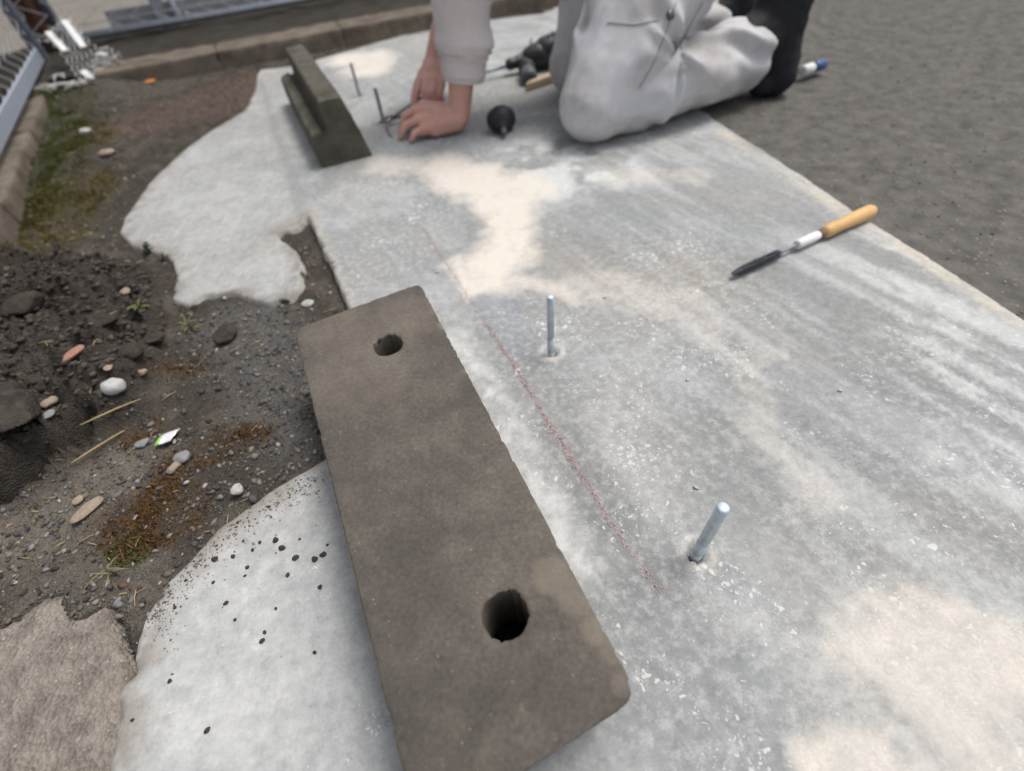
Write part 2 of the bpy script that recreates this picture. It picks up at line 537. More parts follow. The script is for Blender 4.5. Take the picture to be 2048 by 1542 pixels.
# paler left side of the slab and the spilled apron
apron = sdpoly(X, Y, np.array(pl((640, 925), (700, 1150), (800, 1542), (820, 1750), (150, 1750), (200, 1300), (400, 1050))))
C = mixc(C, (0.47, 0.474, 0.47), ss(-apron, -0.06, 0.10) * (0.80 + 0.20 * ss(fbm(P2, 11, 5, 2.0), 0.36, 0.56)))
C = mixc(C, (0.43, 0.43, 0.42), lobe_m * (0.4 + 0.5 * ss(fbm(P2, 10, 5, 2.0), 0.34, 0.58)))
C = mixc(C, (0.33, 0.31, 0.28), reg(DL((545, 455), (600, 435)), 0.02, 0.05) * 0.8)
C = mixc(C, (0.335, 0.315, 0.285), ss(fbm(P2, 6, 4, 71.0), 0.44, 0.62) * 0.28)
C = mixc(C, (0.30, 0.275, 0.24), reg(DL((1120, 500), (1260, 530), (1460, 545)), 0.03, 0.09) * 0.6)
C = mixc(C, (0.36, 0.365, 0.365), ss(-apron, -0.03, 0.06) * ss(fbm(P2, 44, 5, 81.0, 0.65), 0.46, 0.58) * 0.45)
C = mixc(C, (0.56, 0.56, 0.55), ss(-apron, -0.03, 0.06) * ss(fbm(P2, 60, 4, 83.0), 0.50, 0.64) * 0.4)
C = mixc(C, (0.33, 0.335, 0.335), lobe_m * ss(fbm(P2, 24, 5, 85.0), 0.46, 0.62) * 0.45)
C = mixc(C, (0.34, 0.35, 0.352), ss(-apron, -0.03, 0.06) * reg(dline(X, Y, pl((690, 1150), (740, 1350), (790, 1560))), 0.02, 0.09) * 0.7)
# damp looking smooth areas, plus shade painted in around the hands
C = mixc(C, (0.27, 0.285, 0.305), reg(DL((985, 600), (1010, 640), (1060, 690)), 0.028, 0.02) * 0.85)
C = mixc(C, (0.25, 0.262, 0.27), reg(DL((1300, 440), (1440, 470)), 0.05, 0.10) * 0.5)
C = mixc(C, (0.25, 0.262, 0.27), reg(DL((930, 450), (900, 400)), 0.03, 0.07) * 0.5)
C = mixc(C, (0.26, 0.272, 0.28), reg(DL((800, 300), (950, 300), (1060, 260)), 0.05, 0.10) * 0.45)  # shade around the hands, painted into the slab colour
C = mixc(C, (0.30, 0.297, 0.28), reg(DL((800, 130), (860, 80)), 0.10, 0.15) * 0.7)
C = mixc(C, (0.20, 0.203, 0.20), reg(DL((1130, 880), (1190, 1000), (1280, 1150)), 0.015, 0.05) * 0.75)
C = mixc(C, (0.22, 0.222, 0.218), reg(DL((1050, 700), (1110, 830)), 0.02, 0.04) * 0.4)
C = mixc(C, (0.235, 0.240, 0.240), reg(DL((1560, 560), (1700, 640), (1800, 720)), 0.03, 0.12) * 0.55)
C = mixc(C, (0.235, 0.236, 0.232), reg(DL((1480, 900), (1650, 1000), (1850, 1080)), 0.04, 0.14) * 0.5)
C = mixc(C, (0.23, 0.238, 0.24), reg(DL((1250, 1250), (1420, 1420)), 0.03, 0.10) * 0.5)
C = mixc(C, (0.235, 0.243, 0.247), reg(DL((1150, 470), (1260, 500)), 0.03, 0.08) * 0.6)
TH = math.radians(-62)
SU, SV = X * math.cos(TH) + Y * math.sin(TH), -X * math.sin(TH) + Y * math.cos(TH)
STRK = fbm(np.stack([SU * 3.2, SV * 34, 0 * X], -1), 1.0, 5, 91.0, 0.62)
C = mixc(C, (0.46, 0.465, 0.46), ss(STRK, 0.50, 0.66) * ss(X, 0.15, 0.45) * 0.55)
C = mixc(C, (0.235, 0.24, 0.24), ss(STRK, 0.46, 0.34) * ss(X, 0.15, 0.45) * 0.45)
# pale powder strip beside the block
st = reg(DL((915, 680), (980, 800), (1090, 1000), (1160, 1130)), 0.008, 0.035)
C = mixc(C, (0.53, 0.53, 0.52), st * (0.35 + 0.65 * ss(fbm(P2, 55, 3), 0.40, 0.60)))
C = mixc(C, (0.57, 0.58, 0.575), reg(DL((1080, 310), (1200, 330), (1100, 360)), 0.05, 0.12) * ss(fbm(P2, 18, 4, 3.0), 0.42, 0.6))
C = mixc(C, (0.50, 0.505, 0.50), reg(DL((1800, 520), (1960, 720), (2060, 900)), 0.03, 0.16) * ss(STRK + 0.3 * (fbm(P2, 40, 3, 9.0) - 0.5), 0.44, 0.60))
C = mixc(C, (0.52, 0.475, 0.40), reg(DL((1440, 262), (1560, 335), (1700, 430), (1900, 552), (2048, 650)), 0.004, 0.026) * (0.35 + 0.6 * ss(n2, 0.38, 0.6)))
C = mixc(C, (0.27, 0.24, 0.205), ss(-apron, -0.1, 0) * ss(sd2, -0.055, 0.0) * ss(fbm(P2, 30, 4, 44.0), 0.30, 0.62) * 0.85)
# dusty crust at the edge of the slab towards the soil
C = mixc(C, (0.47, 0.43, 0.36), ss(sd2, -0.025, 0.0) * ss(X, 0.2, -0.2) * 0.6 * ss(apron, 0.0, 0.1) * (1 - 0.8 * lobe_m))
C = mixc(C, (0.23, 0.205, 0.18), lobe_m * ss(sd2, -0.045, 0.0) * ss(fbm(P2, 34, 4, 46.0), 0.36, 0.62) * 0.8)
C = mixc(C, (0.05, 0.045, 0.04), slot_m)  # added slot coloured dark to blacken the block holes above
# drill dust
D = 0 * X
WX = X + 0.10 * (fbm(P2, 9, 3, 21.0) - 0.5) + 0.05 * (fbm(P2, 34, 3, 23.0) - 0.5)
WY = Y + 0.10 * (fbm(P2, 9, 3, 27.0) - 0.5) + 0.05 * (fbm(P2, 34, 3, 29.0) - 0.5)
DL = lambda *uv: dline(WX, WY, pl(*uv))
D = np.maximum(D, reg(DL((880, 335), (930, 345), (1000, 385), (1020, 440), (1010, 510), (985, 545)), 0.022, 0.11))
D = np.maximum(D, reg(DL((900, 345), (1000, 375), (1060, 380)), 0.03, 0.11) * 0.9)
D = np.maximum(D, reg(DL((1000, 540), (945, 590), (930, 570), (900, 540)), 0.006, 0.045) * 0.95)
D = np.maximum(D, reg(DL((985, 545), (1060, 550), (1140, 565)), 0.006, 0.05) * 0.75)
D = np.maximum(D, reg(DL((780, 330), (900, 345)), 0.01, 0.10) * 0.72)
D = np.maximum(D, reg(DL((700, 120), (745, 118), (735, 140)), 0.05, 0.14) * 0.9)
D = np.maximum(D, reg(DL((870, 45), (700, 100), (600, 130)), 0.01, 0.06) * 0.55)
D = np.maximum(D, reg(DL((1180, 560), (1300, 600), (1390, 620), (1440, 660)), 0.01, 0.10) * 0.46)
D = np.maximum(D, reg(DL((1240, 350), (1400, 355)), 0.01, 0.10) * 0.5)
D = np.maximum(D, reg(DL((1760, 1285), (1900, 1310), (2060, 1350)), 0.014, 0.07) * 0.76)
D = np.maximum(D, reg(DL((1740, 1300), (1850, 1420), (1960, 1560)), 0.010, 0.07) * 0.60)
D = np.maximum(D, reg(DL((1840, 1300), (1960, 1420), (2060, 1500)), 0.010, 0.07) * 0.68)
D = np.maximum(D, reg(DL((1720, 1490), (1790, 1560)), 0.012, 0.05) * 0.82)
D = np.maximum(D, reg(DL((1540, 700), (1470, 760), (1500, 850), (1640, 1000)), 0.005, 0.07) * 0.40)
D = np.maximum(D, reg(DL((1330, 1180), (1640, 1330)), 0.005, 0.05) * 0.30)
D = D * (0.62 + 0.35 * fbm(P2, 22, 4, 33.0) + 0.40 * STRK * ss(X, 0.0, 0.3) + 0.2 * ss(X, 0.3, 0.0))
D = np.clip(D, 0, 1)
for q in PINS[2:]:
    r = np.hypot(X - q[0], Y - q[1])
    D = np.maximum(D, 0.55 * np.exp(-((r - 0.017) / 0.010) ** 2))
SP = 0.45 + 0.55 * ss(n1, 0.40, 0.58)
SP = SP * (1 - 0.45 * ss(-apron, -0.03, 0.05)) * (1 - 0.7 * lobe_m)
SP = SP * (1 - 0.8 * reg(DL((985, 600), (1010, 640), (1060, 690)), 0.028, 0.02))
SP = np.clip(SP + 1.0 * reg(DL((1000, 700), (1120, 880), (1250, 1080), (1330, 1240)), 0.05, 0.08), 0, 1)
BR = lobe_m * (0.4 + 0.6 * ss(n2, 0.35, 0.6))
V = np.stack([X, Y, Z], -1).reshape(-1, 3)
F = grid_faces(X.shape, keep)
V, F, Cc, Mm = compact(V, F, C.reshape(-1, 3), np.stack([D, SP, BR], -1).reshape(-1, 3))
o = fast_mesh('concrete_slab', V, F, M_SLAB)
vcol(o, Cc); vcol(o, Mm, 'mask')
tag(o, kind='structure')

# asphalt to the right of the slab
AS = [tuple(at(*q)[:2]) for q in ((2048, 640), (1900, 540), (1700, 418), (1560, 320), (1430, 240))]
inn = [(0.90, -0.6), (0.82, 0.30)] + [(a[0] - 0.06, a[1] - 0.03) for a in AS] + [(0.54, 1.95), (0.42, 2.70), (0.34, 3.2)]
Xa, Ya = grid(0.0, 1.0, 0.0, 1.0, 0.02)
av = []; nseg = 60
rows = []
for (a, b) in zip(inn[:-1], inn[1:]):
    k = max(2, int(np.hypot(b[0] - a[0], b[1] - a[1]) / 0.02))
    for i in range(k): rows.append((a[0] + (b[0] - a[0]) * i / k, a[1] + (b[1] - a[1]) * i / k))
rows.append(inn[-1])
cols = np.concatenate([np.arange(0, 2.2, 0.02), 2.2 * 1.25 ** np.arange(0, 24)])
RX = np.array([r[0] for r in rows]); RY = np.array([r[1] for r in rows])
Xa = RX[:, None] + cols[None, :]; Ya = np.repeat(RY[:, None], len(cols), 1)
Pa = xy3(Xa, Ya)
Za = -0.0075 + 0.002 * (fbm(Pa, 30, 3) - 0.5) + 0.010 * (fbm(Pa, 4, 2) - 0.5)
Fa = grid_faces(Xa.shape, np.ones(Xa.shape, bool))
o = fast_mesh('asphalt', np.stack([Xa, Ya, Za], -1).reshape(-1, 3), Fa[:, ::-1] if False else Fa, M_ASPH)
tag(o, kind='structure')

# soil on the left: a modelled height field
OLD = np.array(pl((-40, 1260), (0, 1232), (60, 1180), (120, 1168), (175, 1190), (212, 1258), (226, 1330), (240, 1392), (238, 1440), (205, 1560), (150, 1760), (-260, 1760), (-200, 1300)))
MOUND = np.array(pl((-160, 470), (0, 478), (120, 500), (230, 500), (300, 520), (325, 580), (318, 660), (300, 735), (262, 795), (180, 842), (80, 902), (0, 952), (-200, 1045), (-400, 800), z=0.015))
X, Y = grid(-2.15, 0.25, -0.3, 3.05, 0.0065)
P2 = xy3(X, Y)
sds = sdpoly(X, Y, SLAB)
md = -sdpoly(X, Y, MOUND) + 0.03 * (fbm(P2, 22, 4) - 0.5)
mm = ss(md, -0.005, 0.035)
rid = 1 - np.abs(2 * fbm(P2, 17, 4, 4.0) - 1)
clod = np.abs(2 * fbm(P2, 30, 4, 8.0) - 1)
Z = -0.030 + 0.012 * fbm(P2, 9, 3) + 0.009 * (fbm(P2, 55, 1, 3.0) - 0.5)
Z = Z + 0.026 * np.exp(-(dline(X, Y, pl((-60, 965), (0, 925), (70, 880), (150, 830))) / 0.06) ** 2) * ss(md, -0.002, 0.01)
lump = np.floor(fbm(P2, 13, 3, 19.0) * 9) / 9 + 0.35 * ((fbm(P2, 13, 3, 19.0) * 9) % 1) ** 3 / 9
Z = Z + mm * (0.018 + 0.030 * ss(clod, 0.05, 0.7) + 0.095 * (lump - 0.25) + 0.026 * (fbm(P2, 45, 2, 13.0) - 0.5))
# crevice at the foot of the clods
cr = dline(X, Y, pl((-60, 1020), (0, 985), (80, 932), (150, 885), (190, 845), z=-0.02))
CREV = 1 - ss(cr + 0.022 * (fbm(P2, 30, 3) - 0.5), 0.007, 0.020)
Z = Z - 0.10 * CREV
up = ss(Y, 1.15, 1.75)
Z = Z + up * 0.022 + up * 0.012 * fbm(P2, 25, 3)
SDO = sdpoly(X, Y, OLD)
Z = Z + 0.012 * ss(-SDO, -0.09, -0.02) * ss(X, -0.43, -0.50)
DTOP = dline(X, Y, pl((-60, 1275), (0, 1236), (60, 1184), (120, 1172), (172, 1192))) + 0.07 * (fbm(P2, 18, 4, 15.0) - 0.5)
Z = Z - 0.045 * ss(-SDO, -0.012, 0.006) * ss(DTOP, 0.012, 0.03)
Z = np.where(SDO < 0.03, np.maximum(Z, np.where(DTOP < 0.022, -0.0035 - 0.12 * np.maximum(DTOP - 0.005, 0) + 0.004 * (fbm(P2, 50, 2, 5.0) - 0.5), -9)), Z)
Z = np.where(sds < 0, np.minimum(Z, -0.030), np.minimum(Z, -0.012 + 0.5 * np.maximum(sds, 0) + 0.006))
kb = (X - KB0[0]) * EA[0] + (Y - KB0[1]) * EA[1]
ka = (X - KB0[0]) * EB[0] + (Y - KB0[1]) * EB[1]
Z = Z + 0.055 * ss(-ka, 0.02, 0.35) * ss(kb, -0.18, 0.03)
Z = np.where((kb > -0.005) & (ka > -0.02), np.minimum(Z, 0.0), Z)
_l0, _l1 = at(0, 250, 0.10)[:2], at(75, 110, 0.10)[:2]; _d = (_l1 - _l0) / np.linalg.norm(_l1 - _l0)
keep = (sds > -0.03) & (kb < 0.02) & ((X - _l0[0]) * -_d[1] + (Y - _l0[1]) * _d[0] < 0.09)
n1 = fbm(P2, 7, 4, 1.0); n2 = fbm(P2, 24, 4, 6.0); n3 = fbm(P2, 70, 3, 2.0)
C = np.zeros(X.shape + (3,)) + np.array([0.070, 0.060, 0.050])
C = mixc(C, (0.046, 0.040, 0.034), mm * (0.4 + 0.6 * ss(n2, 0.4, 0.6)))
C = mixc(C, (0.105, 0.090, 0.076), ss(n2, 0.5, 0.68) * (1 - 0.5 * mm))
dl = lambda *uv: dline(X, Y, pl(*uv, z=-0.01))
C = mixc(C, (0.125, 0.122, 0.118), reg(dl((480, 640), (560, 720), (600, 820)), 0.05, 0.08) * 0.7)
C = mixc(C, (0.18, 0.155, 0.125), reg(dl((0, 1080), (120, 1010), (230, 930)), 0.03, 0.06) * 0.75)
C = mixc(C, (0.16, 0.14, 0.115), reg(dl((100, 1130), (250, 1180)), 0.03, 0.05) * 0.5)
C = mixc(C, (0.125, 0.088, 0.07), reg(dl((300, 250), (420, 220), (480, 180)), 0.08, 0.16) * 0.75)
C = mixc(C, (0.13, 0.115, 0.10), reg(dl((210, 200), (350, 180)), 0.06, 0.08) * 0.6)
nm = ss(n2, 0.40, 0.56) * ss(fbm(P2, 13, 3, 41.0), 0.30, 0.52)
GREEN = np.maximum.reduce([reg(dl((20, 420), (60, 330), (90, 260)), 0.10, 0.12) * 1.1, reg(dl((90, 240), (150, 215)), 0.05, 0.10) * 0.9,
                           reg(dl((240, 1090), (255, 1105)), 0.012, 0.018) * 1.3, reg(dl((220, 140), (270, 150)), 0.04, 0.08) * 0.7])
YEL = np.maximum.reduce([reg(dl((90, 440), (140, 380), (70, 470)), 0.08, 0.09), reg(dl((170, 300), (190, 270)), 0.04, 0.08) * 0.7])
RUST = np.maximum.reduce([reg(dl((300, 1000), (330, 950), (340, 1020), (260, 1050)), 0.026, 0.035), reg(dl((250, 860), (300, 840)), 0.014, 0.02) * 0.9,
                          reg(dl((420, 890), (500, 870)), 0.018, 0.03) * 0.8, reg(dl((330, 730), (400, 720)), 0.012, 0.03) * 0.4,
                          reg(dl((200, 1020), (250, 1040)), 0.014, 0.025) * 0.6])
C = mixc(C, (0.062, 0.068, 0.022), np.clip(GREEN, 0, 1) * (0.35 + 0.65 * nm))
C = mixc(C, (0.100, 0.082, 0.028), np.clip(YEL, 0, 1) * (0.3 + 0.7 * nm))
C = mixc(C, (0.085, 0.046, 0.019), np.clip(RUST, 0, 1) * (0.3 + 0.7 * nm))
V = np.stack([X, Y, Z], -1).reshape(-1, 3)
F = grid_faces(X.shape, keep)
SOILZ = (X[0, 0], Y[0, 0], 0.0065, Z.copy())
V, F, Cc = compact(V, F, C.reshape(-1, 3))
o = fast_mesh('soil', V, F, M_SOIL)
vcol(o, Cc)
tag(o, kind='structure')
def soil_z(x, y):
    x0, y0, st, Zs = SOILZ
    j = int(np.clip(round((x - x0) / st), 0, Zs.shape[1] - 1)); i = int(np.clip(round((y - y0) / st), 0, Zs.shape[0] - 1))
    return float(Zs[i, j])
def soil_at(u, v):
    h = 0.14
    while h > -0.2:                     # walk down the line of sight until it meets the soil
        p = at(u, v, h)
        if p[2] <= soil_z(p[0], p[1]): return p
        h -= 0.002
    return at(u, v, 0.0)
SX, SY, SG, SYL, SR = X, Y, GREEN * (0.12 + nm), YEL * (0.12 + nm), RUST * (0.15 + nm)
SKEEP = (sds > 0.004) & (kb < -0.01)
SMM = mm
SKEEP &= CREV < 0.1

# old brown concrete in the bottom corner
X, Y = grid(-0.85, -0.2, -0.35, 0.45, 0.0065)
P2 = xy3(X, Y)
sd = sdpoly(X, Y, OLD) + 0.026 * (np.abs(2 * fbm(P2, 16, 4) - 1) - 0.3) + 0.006 * (noise3(P2, 70) - 0.5)
gy, gx = np.gradient(sd, 0.0065); gl = np.hypot(gx, gy) + 1e-9
nr = np.abs(sd) < 0.0045
X = np.where(nr, X - sd * gx / gl, X); Y = np.where(nr, Y - sd * gy / gl, Y); sd = np.where(nr, 0, sd)
Z = np.where(sd <= 0, -0.009 - 0.002 * ss(sd, -0.008, 0), -0.011 - 0.06 * ss(sd, 0, 0.012)) + 0.0035 * (fbm(P2, 110, 3) - 0.5)
F = grid_faces(X.shape, sd < 0.022)
V, F = compact(np.stack([X, Y, Z], -1).reshape(-1, 3), F)
tag(fast_mesh('old_concrete', V, F, M_OLDC), kind='structure')

# kerb along the back, in lengths with open joints
def rough_box(name, corners, mat, parent=None, amp=0.004, cuts=10, bev=0.008):
    """8 corners: bottom 4 then top 4, counter-clockwise"""
    bm = bmesh.new()
    vs = [bm.verts.new(tuple(c)) for c in corners]
    for f in ((3, 2, 1, 0), (4, 5, 6, 7), (0, 1, 5, 4), (1, 2, 6, 5), (2, 3, 7, 6), (3, 0, 4, 7)):
        bm.faces.new([vs[i] for i in f])
    bmesh.ops.recalc_face_normals(bm, faces=bm.faces)
    bmesh.ops.bevel(bm, geom=bm.edges[:], offset=bev, segments=2, affect='EDGES', profile=0.6)
    for _ in range(cuts):
        ed = [e for e in bm.edges if e.calc_length() > 0.03]
        if not ed: break
        bmesh.ops.subdivide_edges(bm, edges=ed, cuts=1, use_grid_fill=True)
    bm.normal_update()
    co = np.array([v.co[:] for v in bm.verts]); no = np.array([v.normal[:] for v in bm.verts])
    co = co + no * (amp * (fbm(co, 40, 3) - 0.5) * 2)[:, None]
    for v, c in zip(bm.verts, co): v.co = c
    me = bpy.data.meshes.new(name); bm.to_mesh(me); bm.free()
    me.polygons.foreach_set('use_smooth', np.ones(len(me.polygons), bool))
    return obj(name, me, mat, parent)

def kerb_len(a0, a1, top=0.068, b0=0.0, b1=0.20):
    c = [kerb_pt(a0, b0, -0.08), kerb_pt(a1, b0, -0.08), kerb_pt(a1, b1, -0.08), kerb_pt(a0, b1, -0.08),
         kerb_pt(a0, b0 + 0.02, top), kerb_pt(a1, b0 + 0.02, top), kerb_pt(a1, b1, top), kerb_pt(a0, b1, top)]
    return c
kerb = empty('kerb', kerb_pt(0.6, 0.1, -0.08))
tag(kerb, 'brown weathered concrete kerb running behind the slab below the fence', 'kerb')
for a0, a1 in ((-0.30, 0.18), (0.183, 0.735), (0.738, 1.29), (1.293, 1.85), (1.853, 2.5), (2.503, 3.1)):
    rough_box('kerb_stone', kerb_len(a0, a1), M_CURB, kerb, 0.005, 5, 0.005)

# strip of dark soil between the kerb and the back fence, and the land beyond
A_, B_ = np.meshgrid(np.arange(-0.85, 4.2, 0.02), np.arange(0.17, 0.95, 0.02))
Q = KB0[None, None, :] + A_[..., None] * EB + B_[..., None] * EA
P2 = xy3(Q[..., 0], Q[..., 1])
Z = 0.050 + 0.03 * (fbm(P2, 14, 4) - 0.5) + 0.02 * ss(B_, 0.30, 0.5) - 0.10 * ss(B_, 0.80, 0.93)
F = grid_faces(A_.shape, np.ones(A_.shape, bool))
o = fast_mesh('soil_strip', np.stack([Q[..., 0], Q[..., 1], Z], -1).reshape(-1, 3), F, M_SOIL)
vcol(o, (np.array([0.05, 0.045, 0.038]) * (0.7 + 0.8 * fbm(P2, 20, 3))[..., None]).reshape(-1, 3))
tag(o, kind='structure')

# ------------------------------------------------------------------ left edging and fences
M_STEEL = simple('galvanised_steel', (0.52, 0.55, 0.60), 0.38, 0.5, 0.75, 0.25, 30)
M_RAIL = simple('pale_blue_painted_steel', (0.42, 0.46, 0.55), 0.45, 0.4, 0.3, 0.2, 25)
M_WIRE = simple('coated_grey_wire', (0.74, 0.74, 0.75), 0.5, 0.4, 0.2, 0.2, 60)
M_WWIRE = simple('white_coated_wire', (0.62, 0.61, 0.59), 0.5, 0.4, 0.0, 0.3, 80)
M_RUST = simple('rusty_brown_steel', (0.115, 0.055, 0.038), 0.85, 0.2, 0.2, 0.5, 60, 0.4)
M_PALEBAR = simple('pale_grey_zinc', (0.40, 0.41, 0.43), 0.5, 0.4, 0.2, 0.3, 25)
M_DARKBAR = simple('dark_blue_grey_steel', (0.14, 0.16, 0.20), 0.5, 0.4, 0.3, 0.3, 40)
M_WHITE = simple('white_plastic', (0.76, 0.76, 0.75), 0.4, 0.4, 0.0, 0.12, 60)

L0 = at(0, 250, 0.10)[:2]; L1 = at(75, 110, 0.10)[:2]
B0 = at(215, 68, 0.10)[:2]; B1 = at(600, 2, 0.10)[:2]
dL = (L1 - L0) / np.linalg.norm(L1 - L0); dB = (B1 - B0) / np.linalg.norm(B1 - B0)
# corner of the two fences
tt = np.linalg.solve(np.stack([dL, -dB], 1), B0 - L0)
CORN = L0 + dL * tt[0]
nL = np.array([-dL[1], dL[0]])                      # away from the yard
def lf(s, z, n=0.0):
    q = CORN - dL * s + nL * n; return np.array([q[0], q[1], z])
def bf(s, z, n=0.0):
    q = CORN + dB * s + np.array([-dB[1], dB[0]]) * n; return np.array([q[0], q[1], z])

def chain_link(name, P, length, z0, z1, w, hgt, r, mat, parent):
    """woven zigzag wires hanging in a vertical plane; P(s, z, n)"""
    V = []; F = []
    n = int(length / w)
    steps = int((z1 - z0) / (hgt / 2))
    for i in range(n + 1):
        pts = []
        for k in range(steps + 1):
            z = z0 + k * hgt / 2
            side = 1 if (k % 2 == 0) else -1
            s = 0.04 + i * w + side * w / 2
            off = 0.003 * side
            pts.append(P(s - side * w * 0.04, z, off))
        v, f = tube_geo(pts, r, 5, False)
        o_ = len(V); V += v; F += [tuple(j + o_ for j in q) for q in f]
    o = mesh(name, V, F, mat, parent)
    tag(o, kind='stuff'); return o

def box_geo(a, b, w, h, up=(0, 0, 1)):
    """bar from a to b with section w (sideways) x h (along up)"""
    a = np.asarray(a, float); b = np.asarray(b, float); t = (b - a) / np.linalg.norm(b - a)
    u = np.asarray(up, float); u = u - t * (u @ t); u /= np.linalg.norm(u); s_ = np.cross(t, u)
    V = [p + s_ * w / 2 * x + u * h / 2 * y for p in (a, b) for x, y in ((-1, -1), (1, -1), (1, 1), (-1, 1))]
    F = [(3, 2, 1, 0), (4, 5, 6, 7), (0, 1, 5, 4), (1, 2, 6, 5), (2, 3, 7, 6), (3, 0, 4, 7)]
    return V, F
def bar(name, a, b, w, h, mat, parent=None, bev=0.002, up=(0, 0, 1)):
    V, F = box_geo(a, b, w, h, up)
    bm = bmesh.new(); vs = [bm.verts.new(tuple(v)) for v in V]
    for f in F: bm.faces.new([vs[i] for i in f])
    bmesh.ops.recalc_face_normals(bm, faces=bm.faces)
    if bev: bmesh.ops.bevel(bm, geom=bm.edges[:], offset=bev, segments=2, affect='EDGES')
    me = bpy.data.meshes.new(name); bm.to_mesh(me); bm.free()
    return obj(name, me, mat, parent)

fl = empty('chain_link_fence', lf(0.6, 0.03))
tag(fl, 'chain link fence with a flat pale blue bottom rail on the low left edging', 'fence')
bar('bottom_rail', lf(0.10, 0.095), lf(2.4, 0.095), 0.012, 0.05, M_RAIL, fl)
bar('top_rail', lf(0.10, 1.20), lf(2.4, 1.20), 0.03, 0.03, M_RAIL, fl)
chain_link('wire_mesh', lf, 2.3, 0.09, 1.19, 0.105, 0.085, 0.0030, M_WIRE, fl)
bar('post', lf(2.4, 0.0), lf(2.4, 1.25), 0.04, 0.04, M_RAIL, fl, up=(0, 1, 0))
bar('post', lf(0.16, 0.02), lf(0.16, 1.25), 0.045, 0.03, M_DARKBAR, fl, up=(0, 1, 0))

fb = empty('chain_link_fence', bf(1.2, 0.05))
tag(fb, 'chain link fence with a round galvanised bottom pipe behind the brown kerb', 'fence')
tube('bottom_rail', [bf(0.18, 0.105), bf(1.5, 0.105), bf(3.0, 0.105), bf(4.6, 0.105)], 0.017, M_STEEL, fb, 14)
tube('top_rail', [bf(0.08, 1.2), bf(4.6, 1.2)], 0.017, M_STEEL, fb, 12)
chain_link('wire_mesh', bf, 4.4, 0.10, 1.19, 0.105, 0.10, 0.0033, M_WIRE, fb)
tube('tension_wire', [bf(0.1, 0.15, 0.004), bf(4.6, 0.15, 0.004)], 0.0022, M_WIRE, fb, 6)
for k in range(12):                                     # clips round the pipe
    q = 0.30 + k * 0.36
    lp = [bf(q + 0.004 * math.sin(a * 0.6), 0.115 + 0.024 * math.sin(a), 0.022 * math.cos(a)) for a in np.linspace(0, 6.0, 12)]
    tube('wire_clip', lp, 0.0018, M_WIRE, fb, 5)
# slanted flat brace with its post, seen behind the mesh
s0 = 0.55
bar('post', bf(s0, 0.0, 0.05), bf(s0 - 0.02, 1.25, 0.05), 0.05, 0.04, M_STEEL, fb, up=(0, 1, 0))
bar('brace', bf(s0 + 0.07, 0.1, 0.05), bf(s0 - 0.01, 1.0, 0.06), 0.012, 0.04, M_RAIL, fb, up=(0, 1, 0))
bar('base_plate', bf(0.30, 0.135, 0.09), bf(1.45, 0.135, 0.09), 0.006, 0.075, M_PALEBAR, fb)

pr = empty('corner_post', bf(0.0, 0.0))
tag(pr, 'rusty brown square steel post in the corner between the two fences', 'post')
bar('shaft', bf(0.02, -0.05, 0.05), bf(0.02, 1.4, 0.05), 0.075, 0.075, M_RUST, pr, up=(0, 1, 0))
bar('flange', bf(0.085, 0.0, 0.07), bf(0.085, 1.35, 0.07), 0.04, 0.03, M_DARKBAR, pr, up=(0, 1, 0))
bar('base_collar', bf(0.02, -0.02, 0.05), bf(0.02, 0.035, 0.05), 0.11, 0.11, M_RUST, pr, up=(0, 1, 0))

# low edging under the left fence
edg = empty('left_edging', lf(0.8, -0.05))
tag(edg, 'low tan concrete edging under the left fence rail beside the moss', 'edging')
def edge_box(s0, s1, n0, n1, z0, z1):
    return [lf(s1, z0, n1), lf(s0, z0, n1), lf(s0, z0, n0), lf(s1, z0, n0),
            lf(s1, z1, n1), lf(s0, z1, n1), lf(s0, z1, n0), lf(s1, z1, n0)]
for s0_, s1_ in ((0.12, 0.62), (0.628, 1.14), (1.148, 1.75), (1.758, 2.6)):
    rough_box('edging_stone', edge_box(s0_, s1_, -0.03, 0.115, -0.1, 0.045), M_CURB, edg, 0.006, 5, 0.012)
# paving beyond the left fence
pv = [lf(-3.0, -0.02, 0.11), lf(6, -0.02, 0.11), lf(6, -0.02, 6), lf(-3.0, -0.02, 6)]
tag(mesh('pink_pavement', pv, [(0, 1, 2, 3)], M_PINK, smooth=False), kind='structure')
pv = [bf(-1.5, 0.0, 0.16), bf(12, 0.0, 0.16), bf(12, 0.0, 12), bf(-1.5, 0.0, 12)]
tag(mesh('road', pv, [(0, 1, 2, 3)], M_FAR, smooth=False), kind='structure')

# ------------------------------------------------------------------ wheel stop blocks
def finish(bm, name, mat, parent=None):
    me = bpy.data.meshes.new(name); bm.to_mesh(me); bm.free()
    me.polygons.foreach_set('use_smooth', np.ones(len(me.polygons), bool))
    return obj(name, me, mat, parent)

